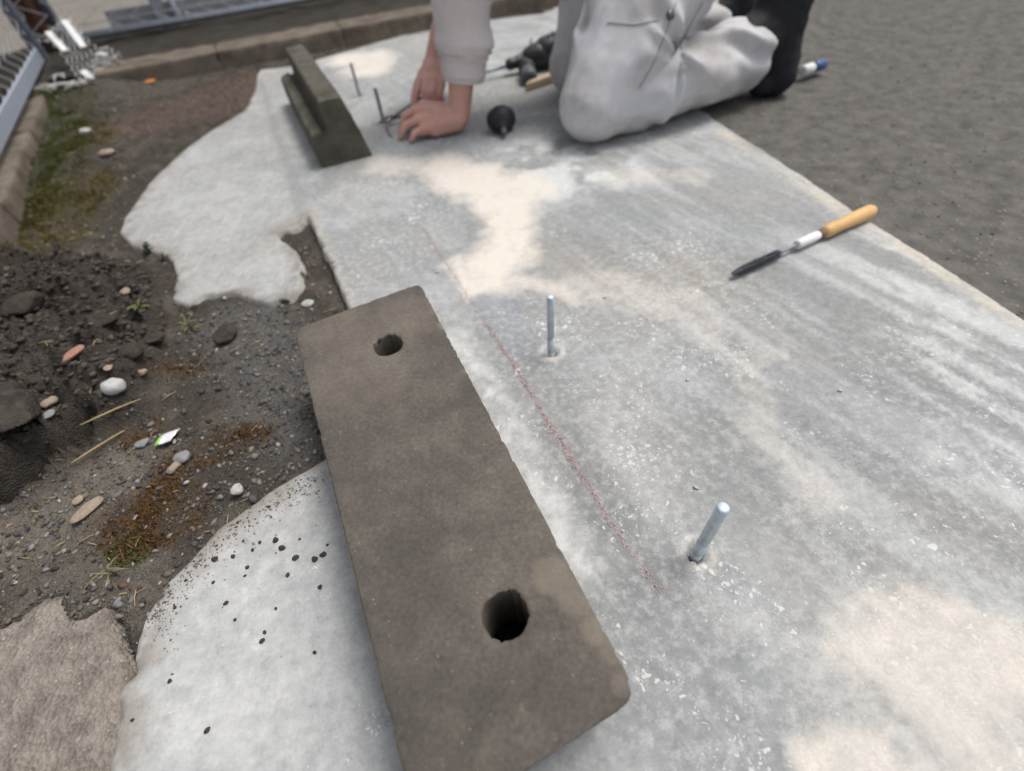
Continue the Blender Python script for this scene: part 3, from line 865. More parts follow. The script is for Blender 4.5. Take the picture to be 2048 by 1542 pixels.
def near_block():
    z1 = 0.110; z0 = 0.0025
    A, B, Cc, D = [at(*q, z1) for q in ((585, 657), (840, 563), (1284, 1395), (836, 1688))]
    nx, ny = 54, 164
    cache = {}
    def P(s, t):                                   # s across 0..1, t along 0..1
        return (A * (1 - s) + B * s) * (1 - t) + (D * (1 - s) + Cc * s) * t
    Wd = 0.20; Ln = 0.63; rc = 0.020
    # local coordinates with rounded plan corners
    U, T = np.meshgrid(np.linspace(0, 1, nx), np.linspace(0, 1, ny))
    x = U * Wd; y = T * Ln
    dx = np.minimum(x, Wd - x); dy = np.minimum(y, Ln - y)
    cx = np.where(x < Wd / 2, rc, Wd - rc); cy = np.where(y < Ln / 2, rc, Ln - rc)
    corner = (dx < rc) & (dy < rc)
    vx, vy = x - cx, y - cy; mxx = np.maximum(np.abs(vx), np.abs(vy)); h = np.hypot(vx, vy) + 1e-9
    x = np.where(corner, cx + vx * mxx / h, x); y = np.where(corner, cy + vy * mxx / h, y)
    V = []; idx = -np.ones((ny, nx), int)
    for i in range(ny):
        for j in range(nx):
            idx[i, j] = len(V); V.append(P(x[i, j] / Wd, y[i, j] / Ln))
    V = np.array(V)
    # holes: move grid points off the hole, keep a ring
    H = [at(775, 688, z1), at(1010, 1228, z1)]; R = 0.0215
    inside = np.zeros(len(V), bool)
    for hc in H:
        d = V[:, :2] - hc[:2]; r = np.hypot(d[:, 0], d[:, 1])
        inside |= r < R - 0.0026
        sel = (r >= R - 0.0026) & (r < R + 0.0018)
        th = np.arctan2(d[:, 1], d[:, 0])
        V[sel, 0] = hc[0] + R * np.cos(th[sel]); V[sel, 1] = hc[1] + R * np.sin(th[sel])
    bm = bmesh.new()
    vs = [bm.verts.new(tuple(v)) for v in V]
    for i in range(ny - 1):
        for j in range(nx - 1):
            q = (idx[i, j], idx[i + 1, j], idx[i + 1, j + 1], idx[i, j + 1])
            if not any(inside[k] for k in q):
                bm.faces.new([vs[k] for k in q])
    for v in [v for v in bm.verts if not v.link_faces]: bm.verts.remove(v)
    # walls: extrude every boundary edge down in steps
    for k, z in enumerate((z1 - 0.004, z1 - 0.012, z1 - 0.03, z1 - 0.06, z1 - 0.085, z0)):
        be = [e for e in bm.edges if len(e.link_faces) == 1]
        r = bmesh.ops.extrude_edge_only(bm, edges=be)
        for v in [g for g in r['geom'] if isinstance(g, bmesh.types.BMVert)]:
            v.co.z = z
    bmesh.ops.recalc_face_normals(bm, faces=bm.faces)
    bm.normal_update()
    co = np.array([v.co[:] for v in bm.verts]); no = np.array([v.normal[:] for v in bm.verts])
    # chips along the arris and gentle unevenness of the cast face
    ed = sdpoly(co[:, 0], co[:, 1], [A[:2], B[:2], Cc[:2], D[:2]])
    edge = np.exp(-(np.abs(ed) / 0.006)) * (co[:, 2] > z1 - 0.02)
    co = co - no * (edge * 0.0028 * ss(fbm(co, 140, 4), 0.48, 0.85))[:, None] - no * (edge * 0.0022)[:, None]
    for hc in H:
        r = np.hypot(co[:, 0] - hc[0], co[:, 1] - hc[1])
        top = co[:, 2] > z1 - 0.002
        co[:, 2] -= np.where(top, 0.0035 * np.exp(-np.maximum(r - R, 0) / 0.0035) * (0.3 + 1.2 * fbm(co, 110, 2)), 0)
        wall = (r < R + 0.004) & ~top
        co = co + no * (wall * 0.0022 * (fbm(co, 160, 2) - 0.5))[:, None]
    co = co + no * (0.0016 * (fbm(co, 22, 3) - 0.5) + 0.0007 * (fbm(co, 190, 2) - 0.5))[:, None]
    hw = np.min([np.hypot(co[:, 0] - hc[0], co[:, 1] - hc[1]) for hc in H], axis=0) > R + 0.006
    cen = (A + B + Cc + D)[:2] / 4; vv = co[:, :2] - cen
    co[:, :2] -= vv / np.linalg.norm(vv, axis=1)[:, None] * (hw * 0.018 * np.clip((z1 - 0.012 - co[:, 2]) / z1, 0, 1))[:, None]
    for v, c in zip(bm.verts, co): v.co = c
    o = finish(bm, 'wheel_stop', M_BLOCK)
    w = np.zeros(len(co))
    for u, v, r, k in ((680, 650, .07, .55), (800, 640, .07, .5), (700, 760, .10, .45), (830, 860, .09, .3), (1105, 1150, .022, .8), (1150, 1190, .022, .7), (1225, 1300, .014, .6), (1190, 1260, .014, .8), (1245, 1370, .012, .6),  # leading wide spots pale the far end; the rest are worn patches
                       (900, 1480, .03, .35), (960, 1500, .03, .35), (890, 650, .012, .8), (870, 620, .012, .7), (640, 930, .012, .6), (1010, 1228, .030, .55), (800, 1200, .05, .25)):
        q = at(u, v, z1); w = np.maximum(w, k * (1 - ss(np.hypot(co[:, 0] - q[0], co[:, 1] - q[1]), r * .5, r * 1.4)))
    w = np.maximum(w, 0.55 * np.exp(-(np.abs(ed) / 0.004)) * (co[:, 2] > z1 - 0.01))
    vcol(o, np.repeat(w[:, None], 3, 1), 'pale_and_worn')
    tag(o, 'dark brown concrete wheel stop with two round holes lying flat in the foreground', 'wheel stop', 'concrete wheel stops waiting to be set')
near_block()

def far_block():
    P = at(746, 311, 0)
    a = np.array([math.cos(math.radians(111)), math.sin(math.radians(111)), 0]); n = np.array([-a[1], a[0], 0])
    # cross section, w to the left, z up: tall ridge on the right, ledge on the left with a groove between
    sec = [(0.0, 0.0), (0.012, 0.06), (0.038, 0.160), (0.043, 0.167), (0.097, 0.165), (0.101, 0.160), (0.101, 0.150),
           (0.100, 0.112), (0.103, 0.090), (0.112, 0.088), (0.118, 0.096), (0.146, 0.088), (0.151, 0.080), (0.152, 0.04), (0.150, 0.0)]
    # resample
    pts = []
    for (w0, z0), (w1, z1) in zip(sec, sec[1:] + sec[:1]):
        k = max(1, int(math.hypot(w1 - w0, z1 - z0) / 0.008))
        for i in range(k): pts.append((w0 + (w1 - w0) * i / k, z0 + (z1 - z0) * i / k))
    m_ = len(pts); L = 0.64; ns = 80
    V = []
    for i in range(ns + 1):
        l = L * i / ns
        e = min(l, L - l); q = 1 - 0.035 * math.exp(-e / 0.006)
        cw, cz = 0.075, 0.05
        for w, z in pts:
            ww = cw + (w - cw) * q; zz = max(0.001, cz + (z - cz) * q) if z > 0.001 else 0.001
            V.append(P + a * l + n * ww + np.array([0, 0, zz]))
    F = []
    for i in range(ns):
        for k in range(m_):
            F.append((i * m_ + k, i * m_ + (k + 1) % m_, (i + 1) * m_ + (k + 1) % m_, (i + 1) * m_ + k))
    F.append(tuple(range(m_))); F.append(tuple(range(ns * m_ + m_ - 1, ns * m_ - 1, -1)))
    V = np.array(V)
    jit = (np.stack([fbm(V, 45, 3, 1.0), fbm(V, 45, 3, 20.0), fbm(V, 45, 3, 40.0)], -1) - 0.5) * 0.0045
    jit[:, 2] *= (V[:, 2] > 0.01)
    bm = bmesh.new(); vs = [bm.verts.new(tuple(v)) for v in V + jit]
    for f in F: bm.faces.new([vs[i] for i in f])
    bmesh.ops.recalc_face_normals(bm, faces=bm.faces)
    o = finish(bm, 'wheel_stop', M_BLOCK2)
    o.data.set_sharp_from_angle(angle=math.radians(33))
    tag(o, 'mossy grey concrete wheel stop with a raised ridge and side ledge, left of the hands', 'wheel stop', 'concrete wheel stops waiting to be set')
far_block()

# ------------------------------------------------------------------ anchor pins, chalk line
M_PIN = simple('zinc_plated_steel', (0.66, 0.76, 0.84), 0.34, 0.5, 0.15, 0.35, 120)
M_PIN2 = simple('dull_zinc_steel', (0.40, 0.43, 0.48), 0.45, 0.5, 0.3, 0.35, 120)
pin_lab = ['dull steel anchor pin farthest back beside the pale dust patch',
           'dull steel anchor pin held at its foot by the pliers',
           'bright zinc anchor pin standing by the smooth grey patch, above the big block',
           'bright zinc anchor pin nearest the front, leaning in its drilled hole']
for q, L_, lab, mt, r in zip(PINS, (0.104, 0.100, 0.119, 0.118), pin_lab, (M_PIN2, M_PIN2, M_PIN, M_PIN), (0.0056, 0.0064, 0.0060, 0.0070)):
    e = empty('anchor_pin', (q[0], q[1], -0.03)); tag(e, lab, 'anchor pin', 'steel anchor pins set in one line')
    b = np.array([q[0], q[1], -0.03]); tp = np.array([q[0], q[1], L_])
    H_ = L_ + 0.03
    lathe('shaft', b + [0, 0, 0.064], tp, [(0, r * 0.94), (H_ - 0.067, r * 0.94), (H_ - 0.065, r * 0.86), (H_ - 0.064, r * 0.6)], mt, e, 18)
    lathe('sleeve', b, b + [0, 0, 0.064], [(0, r), (0.030, r), (0.0305, r * 0.93), (0.033, r * 0.93), (0.0335, r), (0.062, r), (0.063, r * 0.8)], mt, e, 18)

M_CHALK = simple('red_chalk', (0.56, 0.37, 0.355), 0.95, 0.1, 0, 0.35, 200)
CH = np.array([at(*q) for q in ((846, 455), (880, 510), (925, 575), (965, 636), (1000, 690), (1050, 767), (1100, 850), (1160, 946), (1215, 1036), (1265, 1108), (1330, 1195))])
V = []; F = []
seg = np.linalg.norm(np.diff(CH, axis=0), axis=1); tot = seg.sum(); cs = np.concatenate([[0], np.cumsum(seg)])
def chp(s):
    k = int(np.clip(np.searchsorted(cs, s) - 1, 0, len(seg) - 1)); return CH[k] + (CH[k + 1] - CH[k]) * (s - cs[k]) / seg[k]
s_ = 0.0
while s_ < tot - 0.006:
    u_ = s_ / tot
    dens = 0.40 if u_ < 0.25 else (0.25 if u_ < 0.42 else (0.92 if u_ < 0.86 else 0.5))
    for k in range(6):
        if random.random() < dens * 0.40:
            c = chp(s_ + random.uniform(0, 0.003)); t_ = chp(s_ + 0.003) - c; t_ = t_ / (np.linalg.norm(t_) + 1e-9); n_ = np.array([-t_[1], t_[0], 0])
            c = c + n_ * random.gauss(0, 0.0026) + np.array([0, 0, 0.0011])
            l_, w_ = random.uniform(0.0006, 0.0022), random.uniform(0.0003, 0.00095)
            o_ = len(V)
            for x_, y_ in ((-1, -.6), (.2, -1), (1, -.2), (.5, 1), (-.7, .8)): V.append(c + t_ * l_ * x_ * random.uniform(.7, 1.2) + n_ * w_ * y_ * random.uniform(.7, 1.2))
            F.append(tuple(range(o_, o_ + 5)))
    s_ += 0.0014
o = mesh('chalk_line', V, F, M_CHALK, smooth=False)
tag(o, 'faint broken red chalk line snapped along the slab between block and pins', 'chalk line')

# ------------------------------------------------------------------ hole brush
M_WOOD = simple('varnished_yellow_wood', (0.74, 0.46, 0.19), 0.45, 0.4, 0, 0.3, 18)
M_WOOD2 = simple('dark_wood_end', (0.22, 0.15, 0.10), 0.7, 0.3, 0, 0.3, 40)
M_BRIST = simple('dark_blue_grey_bristle_wire', (0.07, 0.085, 0.11), 0.5, 0.4, 0.3, 0.4, 200)
M_SHAFT = simple('twisted_wire', (0.30, 0.30, 0.32), 0.45, 0.5, 0.6, 0.4, 150)
M_PAPER = simple('white_paper_sleeve', (0.80, 0.80, 0.80), 0.7, 0.2, 0, 0.08, 40)
b0 = at(1466, 548, 0.012); b1 = at(1746, 420, 0.016)
ax = (b1 - b0) / np.linalg.norm(b1 - b0); BL = np.linalg.norm(b1 - b0)
e = empty('hole_brush', (b0 + b1) / 2 * [1, 1, 0]); tag(e, 'hole cleaning brush with yellow wooden handle, white sleeve and dark spiral bristles', 'brush')
h0 = b0 + ax * (BL * 0.62)
hl = BL * 0.38
lathe('handle', h0, b1, [(0, 0.009), (0.004, 0.012), (0.014, 0.0135), (hl * 0.35, 0.0125), (hl * 0.7, 0.0145), (hl * 0.92, 0.0145), (hl * 0.98, 0.011), (hl, 0.004)], M_WOOD, e, 20)
lathe('ferrule', h0 - ax * 0.014, h0 + ax * 0.002, [(0, 0.006), (0.004, 0.009), (0.016, 0.0098)], M_WOOD2, e, 16)
lathe('paper_sleeve', b0 + ax * BL * 0.43, b0 + ax * BL * 0.585, [(0, 0.0085), (0.001, 0.009), (BL * 0.10, 0.0095), (BL * 0.15, 0.0085), (BL * 0.155, 0.006)], M_PAPER, e, 14)
sh = b0 + ax * 0.0
tube('twisted_shaft', [b0 + ax * (BL * t) for t in np.linspace(0.0, 0.61, 10)], 0.0030, M_SHAFT, e, 8)
side = np.array([-ax[1], ax[0], 0]); upv = np.array([0, 0, 1.0])
ls = []
nb = 420
for i in range(nb):
    t = i / nb * 0.31; w = i * 0.42; r = 0.0095 * (0.55 + 0.45 * min(1, t / 0.07)) * random.uniform(0.9, 1.08)
    for ph in (0, math.pi):
        d = side * math.cos(w + ph) + upv * math.sin(w + ph)
        c = b0 + ax * (BL * t)
        ls.append(([c, c + d * r + ax * random.gauss(0, 0.0009)], [0.0005, 0.0003], 3))
o = tubes('bristles', ls, M_BRIST, e); tag(o, kind='stuff')

# ------------------------------------------------------------------ small tools by the worker
M_RUB = simple('black_rubber', (0.022, 0.022, 0.026), 0.55, 0.35, 0, 0.3, 60, 0.2)
M_BLK = simple('dark_grey_plastic', (0.030, 0.032, 0.038), 0.45, 0.4, 0, 0.3, 50)
M_GRIP = simple('mid_grey_plastic', (0.10, 0.105, 0.115), 0.5, 0.4, 0, 0.3, 50)
# blower bulb, nose towards the viewer
c = at(1003, 240, 0.032)
nose = np.array([0.05, -0.96, -0.28]); nose /= np.linalg.norm(nose)
e = empty('blower_bulb', c * [1, 1, 0]); tag(e, 'small black rubber blower bulb on the slab between the planted hand and the knee', 'blower bulb')
V, F = lathe_geo(c - nose * 0.042, c + nose * 0.06, [(0, 0.006), (0.003, 0.018), (0.012, 0.034), (0.026, 0.043), (0.040, 0.0435), (0.056, 0.036), (0.068, 0.024), (0.078, 0.014), (0.086, 0.009), (0.094, 0.007)], 30)
V = np.array(V); V = V * [1, 1, 1] ; V[:, 2] = np.maximum(V[:, 2] * 0.92, 0.001)
V += (np.stack([fbm(V, 30, 2), fbm(V, 30, 2, 9.), 0.5 + 0 * V[:, 0]], -1) - 0.5) * 0.006
mesh('bulb', V, F, M_RUB, e)
lathe('nozzle', c + nose * 0.046, c + nose * 0.064, [(0, 0.009), (0.003, 0.0095), (0.012, 0.0075), (0.018, 0.0065)], M_GRIP, e, 14)

# hammer drill lying on the slab
g0 = at(1022, 128, 0.035); g1 = at(1128, 95, 0.055); d_ = (g1 - g0) / np.linalg.norm(g1 - g0)
e = empty('hammer_drill', ((g0 + g1) / 2) * [1, 1, 0]); tag(e, 'black hammer drill lying on the slab behind the kneeling leg, bit pointing at the sleeve', 'drill')
lathe('chuck', g0 - d_ * 0.02, g0 + d_ * 0.05, [(0, 0.010), (0.004, 0.016), (0.022, 0.021), (0.026, 0.018), (0.045, 0.020), (0.07, 0.024)], M_BLK, e, 18)
lathe('gear_housing', g0 + d_ * 0.05, g0 + d_ * 0.14, [(0, 0.024), (0.012, 0.034), (0.05, 0.042), (0.09, 0.046)], M_BLK, e, 18)
blob('motor_body', [(g0 + d_ * 0.14 + [0, 0, 0.01], g0 + d_ * 0.30 + [0, 0, 0.012], 0.046, 0.05), (g0 + d_ * 0.30 + [0, 0, 0.01], g0 + d_ * 0.34 + [0.03, 0.12, 0.0], 0.034, 0.028)], 0.008, M_BLK, e, 3)
for i in range(7):
    q = g0 + d_ * (0.16 + i * 0.02) + [0, 0, 0.06]
    bar('vent_rib', q + np.array([0.012, 0.03, -0.006]), q - np.array([0.012, 0.03, 0.004]), 0.006, 0.006, M_GRIP, e, 0.001)
# side handle, its round end towards the viewer
hd0 = g0 + d_ * 0.055 + [0, 0, 0.004]; hd1 = at(1053, 133, 0.034)
lathe('side_handle', hd0, hd1 + (hd1 - hd0) * 0.2, [(0, 0.012), (0.03, 0.013), (0.06, 0.020), (0.10, 0.026), (0.125, 0.030), (0.150, 0.030), (0.160, 0.024), (0.163, 0.010)], M_GRIP, e, 20)
lathe('handle_cap', hd1 + (hd1 - hd0) * 0.10, hd1 + (hd1 - hd0) * 0.50, [(0, 0.029), (0.01, 0.0315), (0.028, 0.030), (0.036, 0.022), (0.038, 0.006)], M_RUB, e, 20)
bar('depth_rod', at(1060, 118, 0.04), at(1062, 78, 0.02), 0.008, 0.008, M_BLK, e, 0.001)
tube('drill_bit', [g0 - d_ * 0.02, g0 - d_ * 0.16], 0.006, M_PIN2, e, 10)
rod = tube('steel_rod', [at(968, 143, 0.006), at(1032, 128, 0.006)], 0.004, M_SHAFT, None, 8)
tag(rod, 'thin pale steel rod lying beside the drill bit on the slab', 'rod')
# pale wooden stick
M_PALEW = simple('pale_raw_wood', (0.62, 0.50, 0.33), 0.7, 0.25, 0, 0.25, 25)
q0 = at(1050, 176, 0.014); q1 = at(1160, 140, 0.014); dd = (q1 - q0)
bmq = rough_box('wooden_stick', [q0 + [0, 0, -0.012], q0 + dd * 1.0 + [0, 0, -0.012], q0 + dd + np.array([-.012, .045, -.012]), q0 + np.array([0.02, .035, -.012]),
                q0 + [0, 0, 0.012], q0 + dd * 1.0 + [0, 0, 0.014], q0 + dd + np.array([-.012, .045, .014]), q0 + np.array([0.02, .035, .012])], M_PALEW, None, 0.001, 2, 0.004)
tag(bmq, 'short pale wooden wedge lying partly behind the far knee', 'wedge')
# bottle with blue cap by the boots
t0 = at(1606, 142, 0.018); t1 = at(1648, 128, 0.018); dt = t1 - t0; tl = np.linalg.norm(dt)
M_BLUE = simple('blue_plastic', (0.035, 0.085, 0.24), 0.4, 0.4, 0, 0.15, 40)
e = empty('small_bottle', (t0 + t1) / 2 * [1, 1, 0]); tag(e, 'small white tube with blue cap on the asphalt behind the boots', 'tube')
lathe('body', t0 - dt * 0.05, t0 + dt * 0.52, [(0, 0.012), (0.003, 0.016), (tl * 0.45, 0.0165), (tl * 0.5, 0.012), (tl * .57, 0.010)], M_WHITE, e, 18)
lathe('cap', t0 + dt * 0.50, t1, [(0, 0.015), (0.002, 0.0165), (tl * 0.45, 0.0165), (tl * 0.5, 0.013)], M_BLUE, e, 18)

# pliers gripping the foot of the second pin
M_PLI = simple('worn_tool_steel', (0.34, 0.32, 0.32), 0.35, 0.5, 0.8, 0.35, 100)
pc = at(768, 243, 0.010)
e = empty('pliers', pc * [1, 1, 0]); tag(e, 'steel pliers held in the back hand, jaws closed on the pin foot', 'pliers')
j = at(786, 236, 0.018); ha = aty(828, 206, 1.70); hb = aty(832, 226, 1.68)
tube('jaw', [j, at(775, 243, 0.014) , pc + [-0.006, -0.012, 0.004], pc + [-0.014, -0.012, 0]], [0.007, 0.006, 0.005, 0.003], M_PLI, e, 8)
tube('jaw', [j, j * 0.4 + pc * 0.6 + [0.004, 0.008, 0.004], pc + [0.002, 0.012, 0.003], pc + [-0.008, 0.011, 0]], [0.007, 0.006, 0.005, 0.003], M_PLI, e, 8)
lathe('pivot', j - [0, 0, 0.004], j + [0, 0, 0.012], [(0, 0.006), (0.004, 0.008), (0.013, 0.008), (0.016, 0.005)], M_PLI, e, 14)
tube('handle', [j, at(800, 224, 0.03), at(815, 213, 0.042), ha, ha + (ha - j) * 0.5], [0.005, 0.0048, 0.0045, 0.0045, 0.004], M_PLI, e, 8)
tube('handle', [j, at(806, 232, 0.022), at(820, 229, 0.030), hb, hb + (hb - j) * 0.45], [0.005, 0.0048, 0.0045, 0.0045, 0.004], M_PLI, e, 8)
tube('spur', [at(773, 248, 0.012), at(777, 258, 0.008), at(783, 272, 0.005)], [0.005, 0.0045, 0.003], M_PLI, e, 8)

# ------------------------------------------------------------------ the worker
def skin_material():
    t = NT('warm_skin', 0.55, 0.35)
    n = t.noise(16, 5); n2 = t.noise(300, 3)
    c = t.ramp(n, (0.3, (0.54, 0.285, 0.225)), (0.7, (0.65, 0.375, 0.31)))
    c = t.mix(1.0, c, t.ramp(n2, (0.2, 0.88), (0.8, 1.06)), 'MULTIPLY')
    t.color(c); t.bump(n2, 0.25, 0.0008)
    t.b.inputs['Subsurface Weight'].default_value = 0.12
    t.b.inputs['Subsurface Radius'].default_value = (0.012, 0.005, 0.003)
    t.b.inputs['Subsurface Scale'].default_value = 0.6
    return t.m
def cloth_material(name, c, dirt, amount=0.5):
    t = NT(name, 0.92, 0.12)
    n = t.noise(6.5, 8, 0.68); n2 = t.noise(900, 2); n3 = t.noise(45, 6, 0.7)
    k = t.mix(t.ramp(n, (0.42, 0.0), (0.72, amount)), c, dirt)
    k = t.mix(1.0, k, t.ramp(n2, (0.2, 0.88), (0.8, 1.06)), 'MULTIPLY')
    k = t.mix(t.ramp(n3, (0.58, 0.0), (0.75, 0.3)), k, dirt)
    t.color(k); t.bump(n2, 0.2, 0.0006); return t.m
M_SKIN = skin_material()
M_TROU = cloth_material('off_white_work_cotton', (0.60, 0.60, 0.63), (0.40, 0.365, 0.32), 0.95)
M_SHIRT = cloth_material('pale_pinkish_jersey', (0.66, 0.605, 0.60), (0.55, 0.50, 0.485), 0.6)
M_SEAM = simple('shadow_grey_thread', (0.36, 0.36, 0.37), 0.9, 0.1, 0, 0.2, 90)
M_BOOT = simple('black_boot_cloth', (0.022, 0.023, 0.029), 0.7, 0.25, 0, 0.4, 22, 0.3)
M_SOLE = simple('black_boot_sole', (0.045, 0.047, 0.047), 0.75, 0.25, 0, 0.5, 30, 0.4)

v3 = lambda *a: np.array(a, float)
LAT = v3(-.31, .95, 0); LAT /= np.linalg.norm(LAT)
K1 = v3(.304, 1.400, .088); K2 = v3(.325, 1.765, .088)
A1 = v3(.800, 1.605, .118); A2 = v3(.80, 1.92, .118)
H1 = v3(.565, 1.62, .385); H2 = v3(.545, 1.87, .39)
PEL = (H1 + H2) / 2; CH_ = v3(.10, 1.74, .60)
SHL = v3(.095, 1.555, .60); SHR = v3(.01, 1.925, .615)
EL = v3(-.018, 1.60, .315); WL = v3(-.068, 1.562, .046)
ER = v3(-.030, 1.915, .310); WR = v3(-.138, 1.80, .125)
person = empty('person', (.35, 1.68, 0))
tag(person, 'person kneeling in off-white work trousers and black boots, bent over both hands at a pin', 'person')

hL = dict(mcp=[v3(-.180, 1.612, .064), v3(-.198, 1.586, .060), v3(-.198, 1.555, .045), v3(-.180, 1.527, .028)],
          pip=[v3(-.212, 1.615, .056), v3(-.234, 1.586, .049), v3(-.234, 1.551, .036), v3(-.210, 1.518, .023)],
          dip=[v3(-.228, 1.611, .028), v3(-.246, 1.578, .030), v3(-.244, 1.545, .027), v3(-.212, 1.512, .020)],
          tip=[v3(-.238, 1.608, .011), v3(-.258, 1.574, .010), v3(-.256, 1.541, .010), v3(-.222, 1.507, .009)])
thL = [(v3(-.085, 1.592, .050), .018), (v3(-.118, 1.630, .036), .0145), (v3(-.148, 1.648, .022), .0115), (v3(-.172, 1.652, .012), .009)]
ap = lambda u, v, y: aty(u, v, y)
hR = dict(mcp=[ap(844, 165, 1.735), ap(856, 160, 1.715), ap(869, 163, 1.700), ap(882, 170, 1.695)],
          pip=[ap(833, 188, 1.705), ap(849, 184, 1.665), ap(864, 186, 1.655), ap(880, 192, 1.660)],
          dip=[ap(829, 206, 1.690), ap(855, 203, 1.655), ap(870, 204, 1.650), ap(885, 206, 1.660)],
          tip=[ap(832, 221, 1.680), ap(860, 217, 1.672), ap(875, 217, 1.670), ap(889, 215, 1.675)])
thR = [(ap(846, 148, 1.765), .017), (ap(834, 172, 1.750), .0135), (ap(828, 194, 1.725), .011), (ap(826, 213, 1.700), .009)]
def hand_caps(W, h, th, fore):
    c = []
    rr = (.0120, .0126, .0120, .0104)
    for i in range(4):
        f = (1.5 - i) * 0.010
        wr = W + (h['mcp'][0] - h['mcp'][3]) / np.linalg.norm(h['mcp'][0] - h['mcp'][3]) * f
        c += [(wr, h['mcp'][i], .0225, .0165), (h['mcp'][i], h['pip'][i], .0145, rr[i]), (h['pip'][i], h['dip'][i], rr[i], rr[i] * .9), (h['dip'][i], h['tip'][i], rr[i] * .9, rr[i] * .76)]
    c += [(W, th[0][0], .020, th[0][1])] + chain(th)
    mid = (h['mcp'][1] + h['mcp'][2]) / 2
    c += [(W, W * .45 + mid * .55, .029, .027), (h['mcp'][0], h['mcp'][3], .014, .012), (th[0][0], h['mcp'][0], .015, .012)]
    return c
caps = [(WL + v3(-.012, -.012, -.018), v3(-.150, 1.530, .020), .024, .017), (WL + v3(-.02, .01, -.01), v3(-.15, 1.57, .035), .03, .022)] + hand_caps(WL, hL, thL, EL) + hand_caps(WR, hR, thR, ER)
for E_, W_, S_ in ((EL, WL, SHL), (ER, WR, SHR)):
    caps += [(W_, W_ * .6 + E_ * .4, .0310, .040), (W_ * .6 + E_ * .4, W_ * .25 + E_ * .75, .038, .044), (W_ * .25 + E_ * .75, E_, .043, .040), (E_, S_, .040, .050)]
NK = v3(.015, 1.745, .665); HD = v3(-.075, 1.735, .735)
caps += [(PEL, CH_, .11, .115), (SHL, SHR, .055, .055), (CH_, NK, .07, .055), (NK, HD, .052, .07), (HD, HD + v3(-.035, 0, -.03), .085, .07),
         (HD + v3(.02, 0, .035), HD + v3(-.02, 0, .02), .088, .085),
         (HD + v3(-.105, -.003, -.045), HD + v3(-.118, -.003, -.066), .012, .014),
         (HD + v3(-.01, -.082, 0), HD + v3(.0, -.088, .01), .014, .012), (HD + v3(-.01, .082, 0), HD + v3(.0, .088, .01), .014, .012)]
for h_, k_, a_ in ((H1, K1, A1), (H2, K2, A2)):
    caps += [(h_, k_, .07, .05), (k_, a_, .048, .036)]
body = blob('body', caps, 0.0036, M_SKIN, person, 5)
# nails
nail_m = simple('finger_nail', (0.62, 0.40, 0.33), 0.35, 0.5, 0, 0.1, 60)

hair = blob('hair', [(HD + v3(.035, 0, .05), HD + v3(-.01, 0, .05), .088, .082), (HD + v3(.05, 0, .0), HD + v3(.04, 0, .04), .075, .085)], 0.008, simple('black_hair', (0.02, 0.018, 0.016), 0.6, 0.3, 0, 0.4, 150), person, 3,
            disp=lambda c, n: c + n * (0.006 * (fbm(c, 60, 3) - 0.3))[:, None])

def fold_disp(amp, sc, dirs=None):
    def f(c, n):
        q = c * 1.0
        w = np.stack([fbm(q, 5, 2, 3.0), fbm(q, 5, 2, 17.0), fbm(q, 5, 2, 31.0)], -1)
        r = 1 - np.abs(2 * fbm(q * dirs + w * 0.18, sc, 3, 2.0) - 1)
        r2 = fbm(q, sc * 3.2, 2, 5.0)
        return c + n * (amp * (r ** 2 - 0.45) + amp * 0.35 * (r2 - 0.5))[:, None]
    return f
def flat_leg(a, b, r):
    d = (b - a) / np.linalg.norm(b - a); L_ = np.linalg.norm(b - a)
    return lathe_geo(a, b, [(0, r * 0.9), (L_ * 0.4, r), (L_ * 0.93, r * 1.02), (L_, r * 0.98)], 24)
tr = []
ex = []
for h_, k_, a_ in ((H1, K1, A1), (H2, K2, A2)):
    mid = k_ * .52 + h_ * .48 + v3(-.005, 0, .02)
    tr += [(k_, mid, .094, .128), (mid, h_, .128, .150)]
    sm = k_ * .5 + a_ * .5 + v3(0, 0, .005)
    tr += [(k_, sm, .090, .098), (sm, k_ * .2 + a_ * .8, .098, .086)]
    ex.append(flat_leg(k_ * .45 + a_ * .55, a_ * 1.0 + k_ * 0.0, .084))
tr += [(H1, H2, .165, .165), (PEL, PEL + (CH_ - PEL) * .25, .15, .14)]
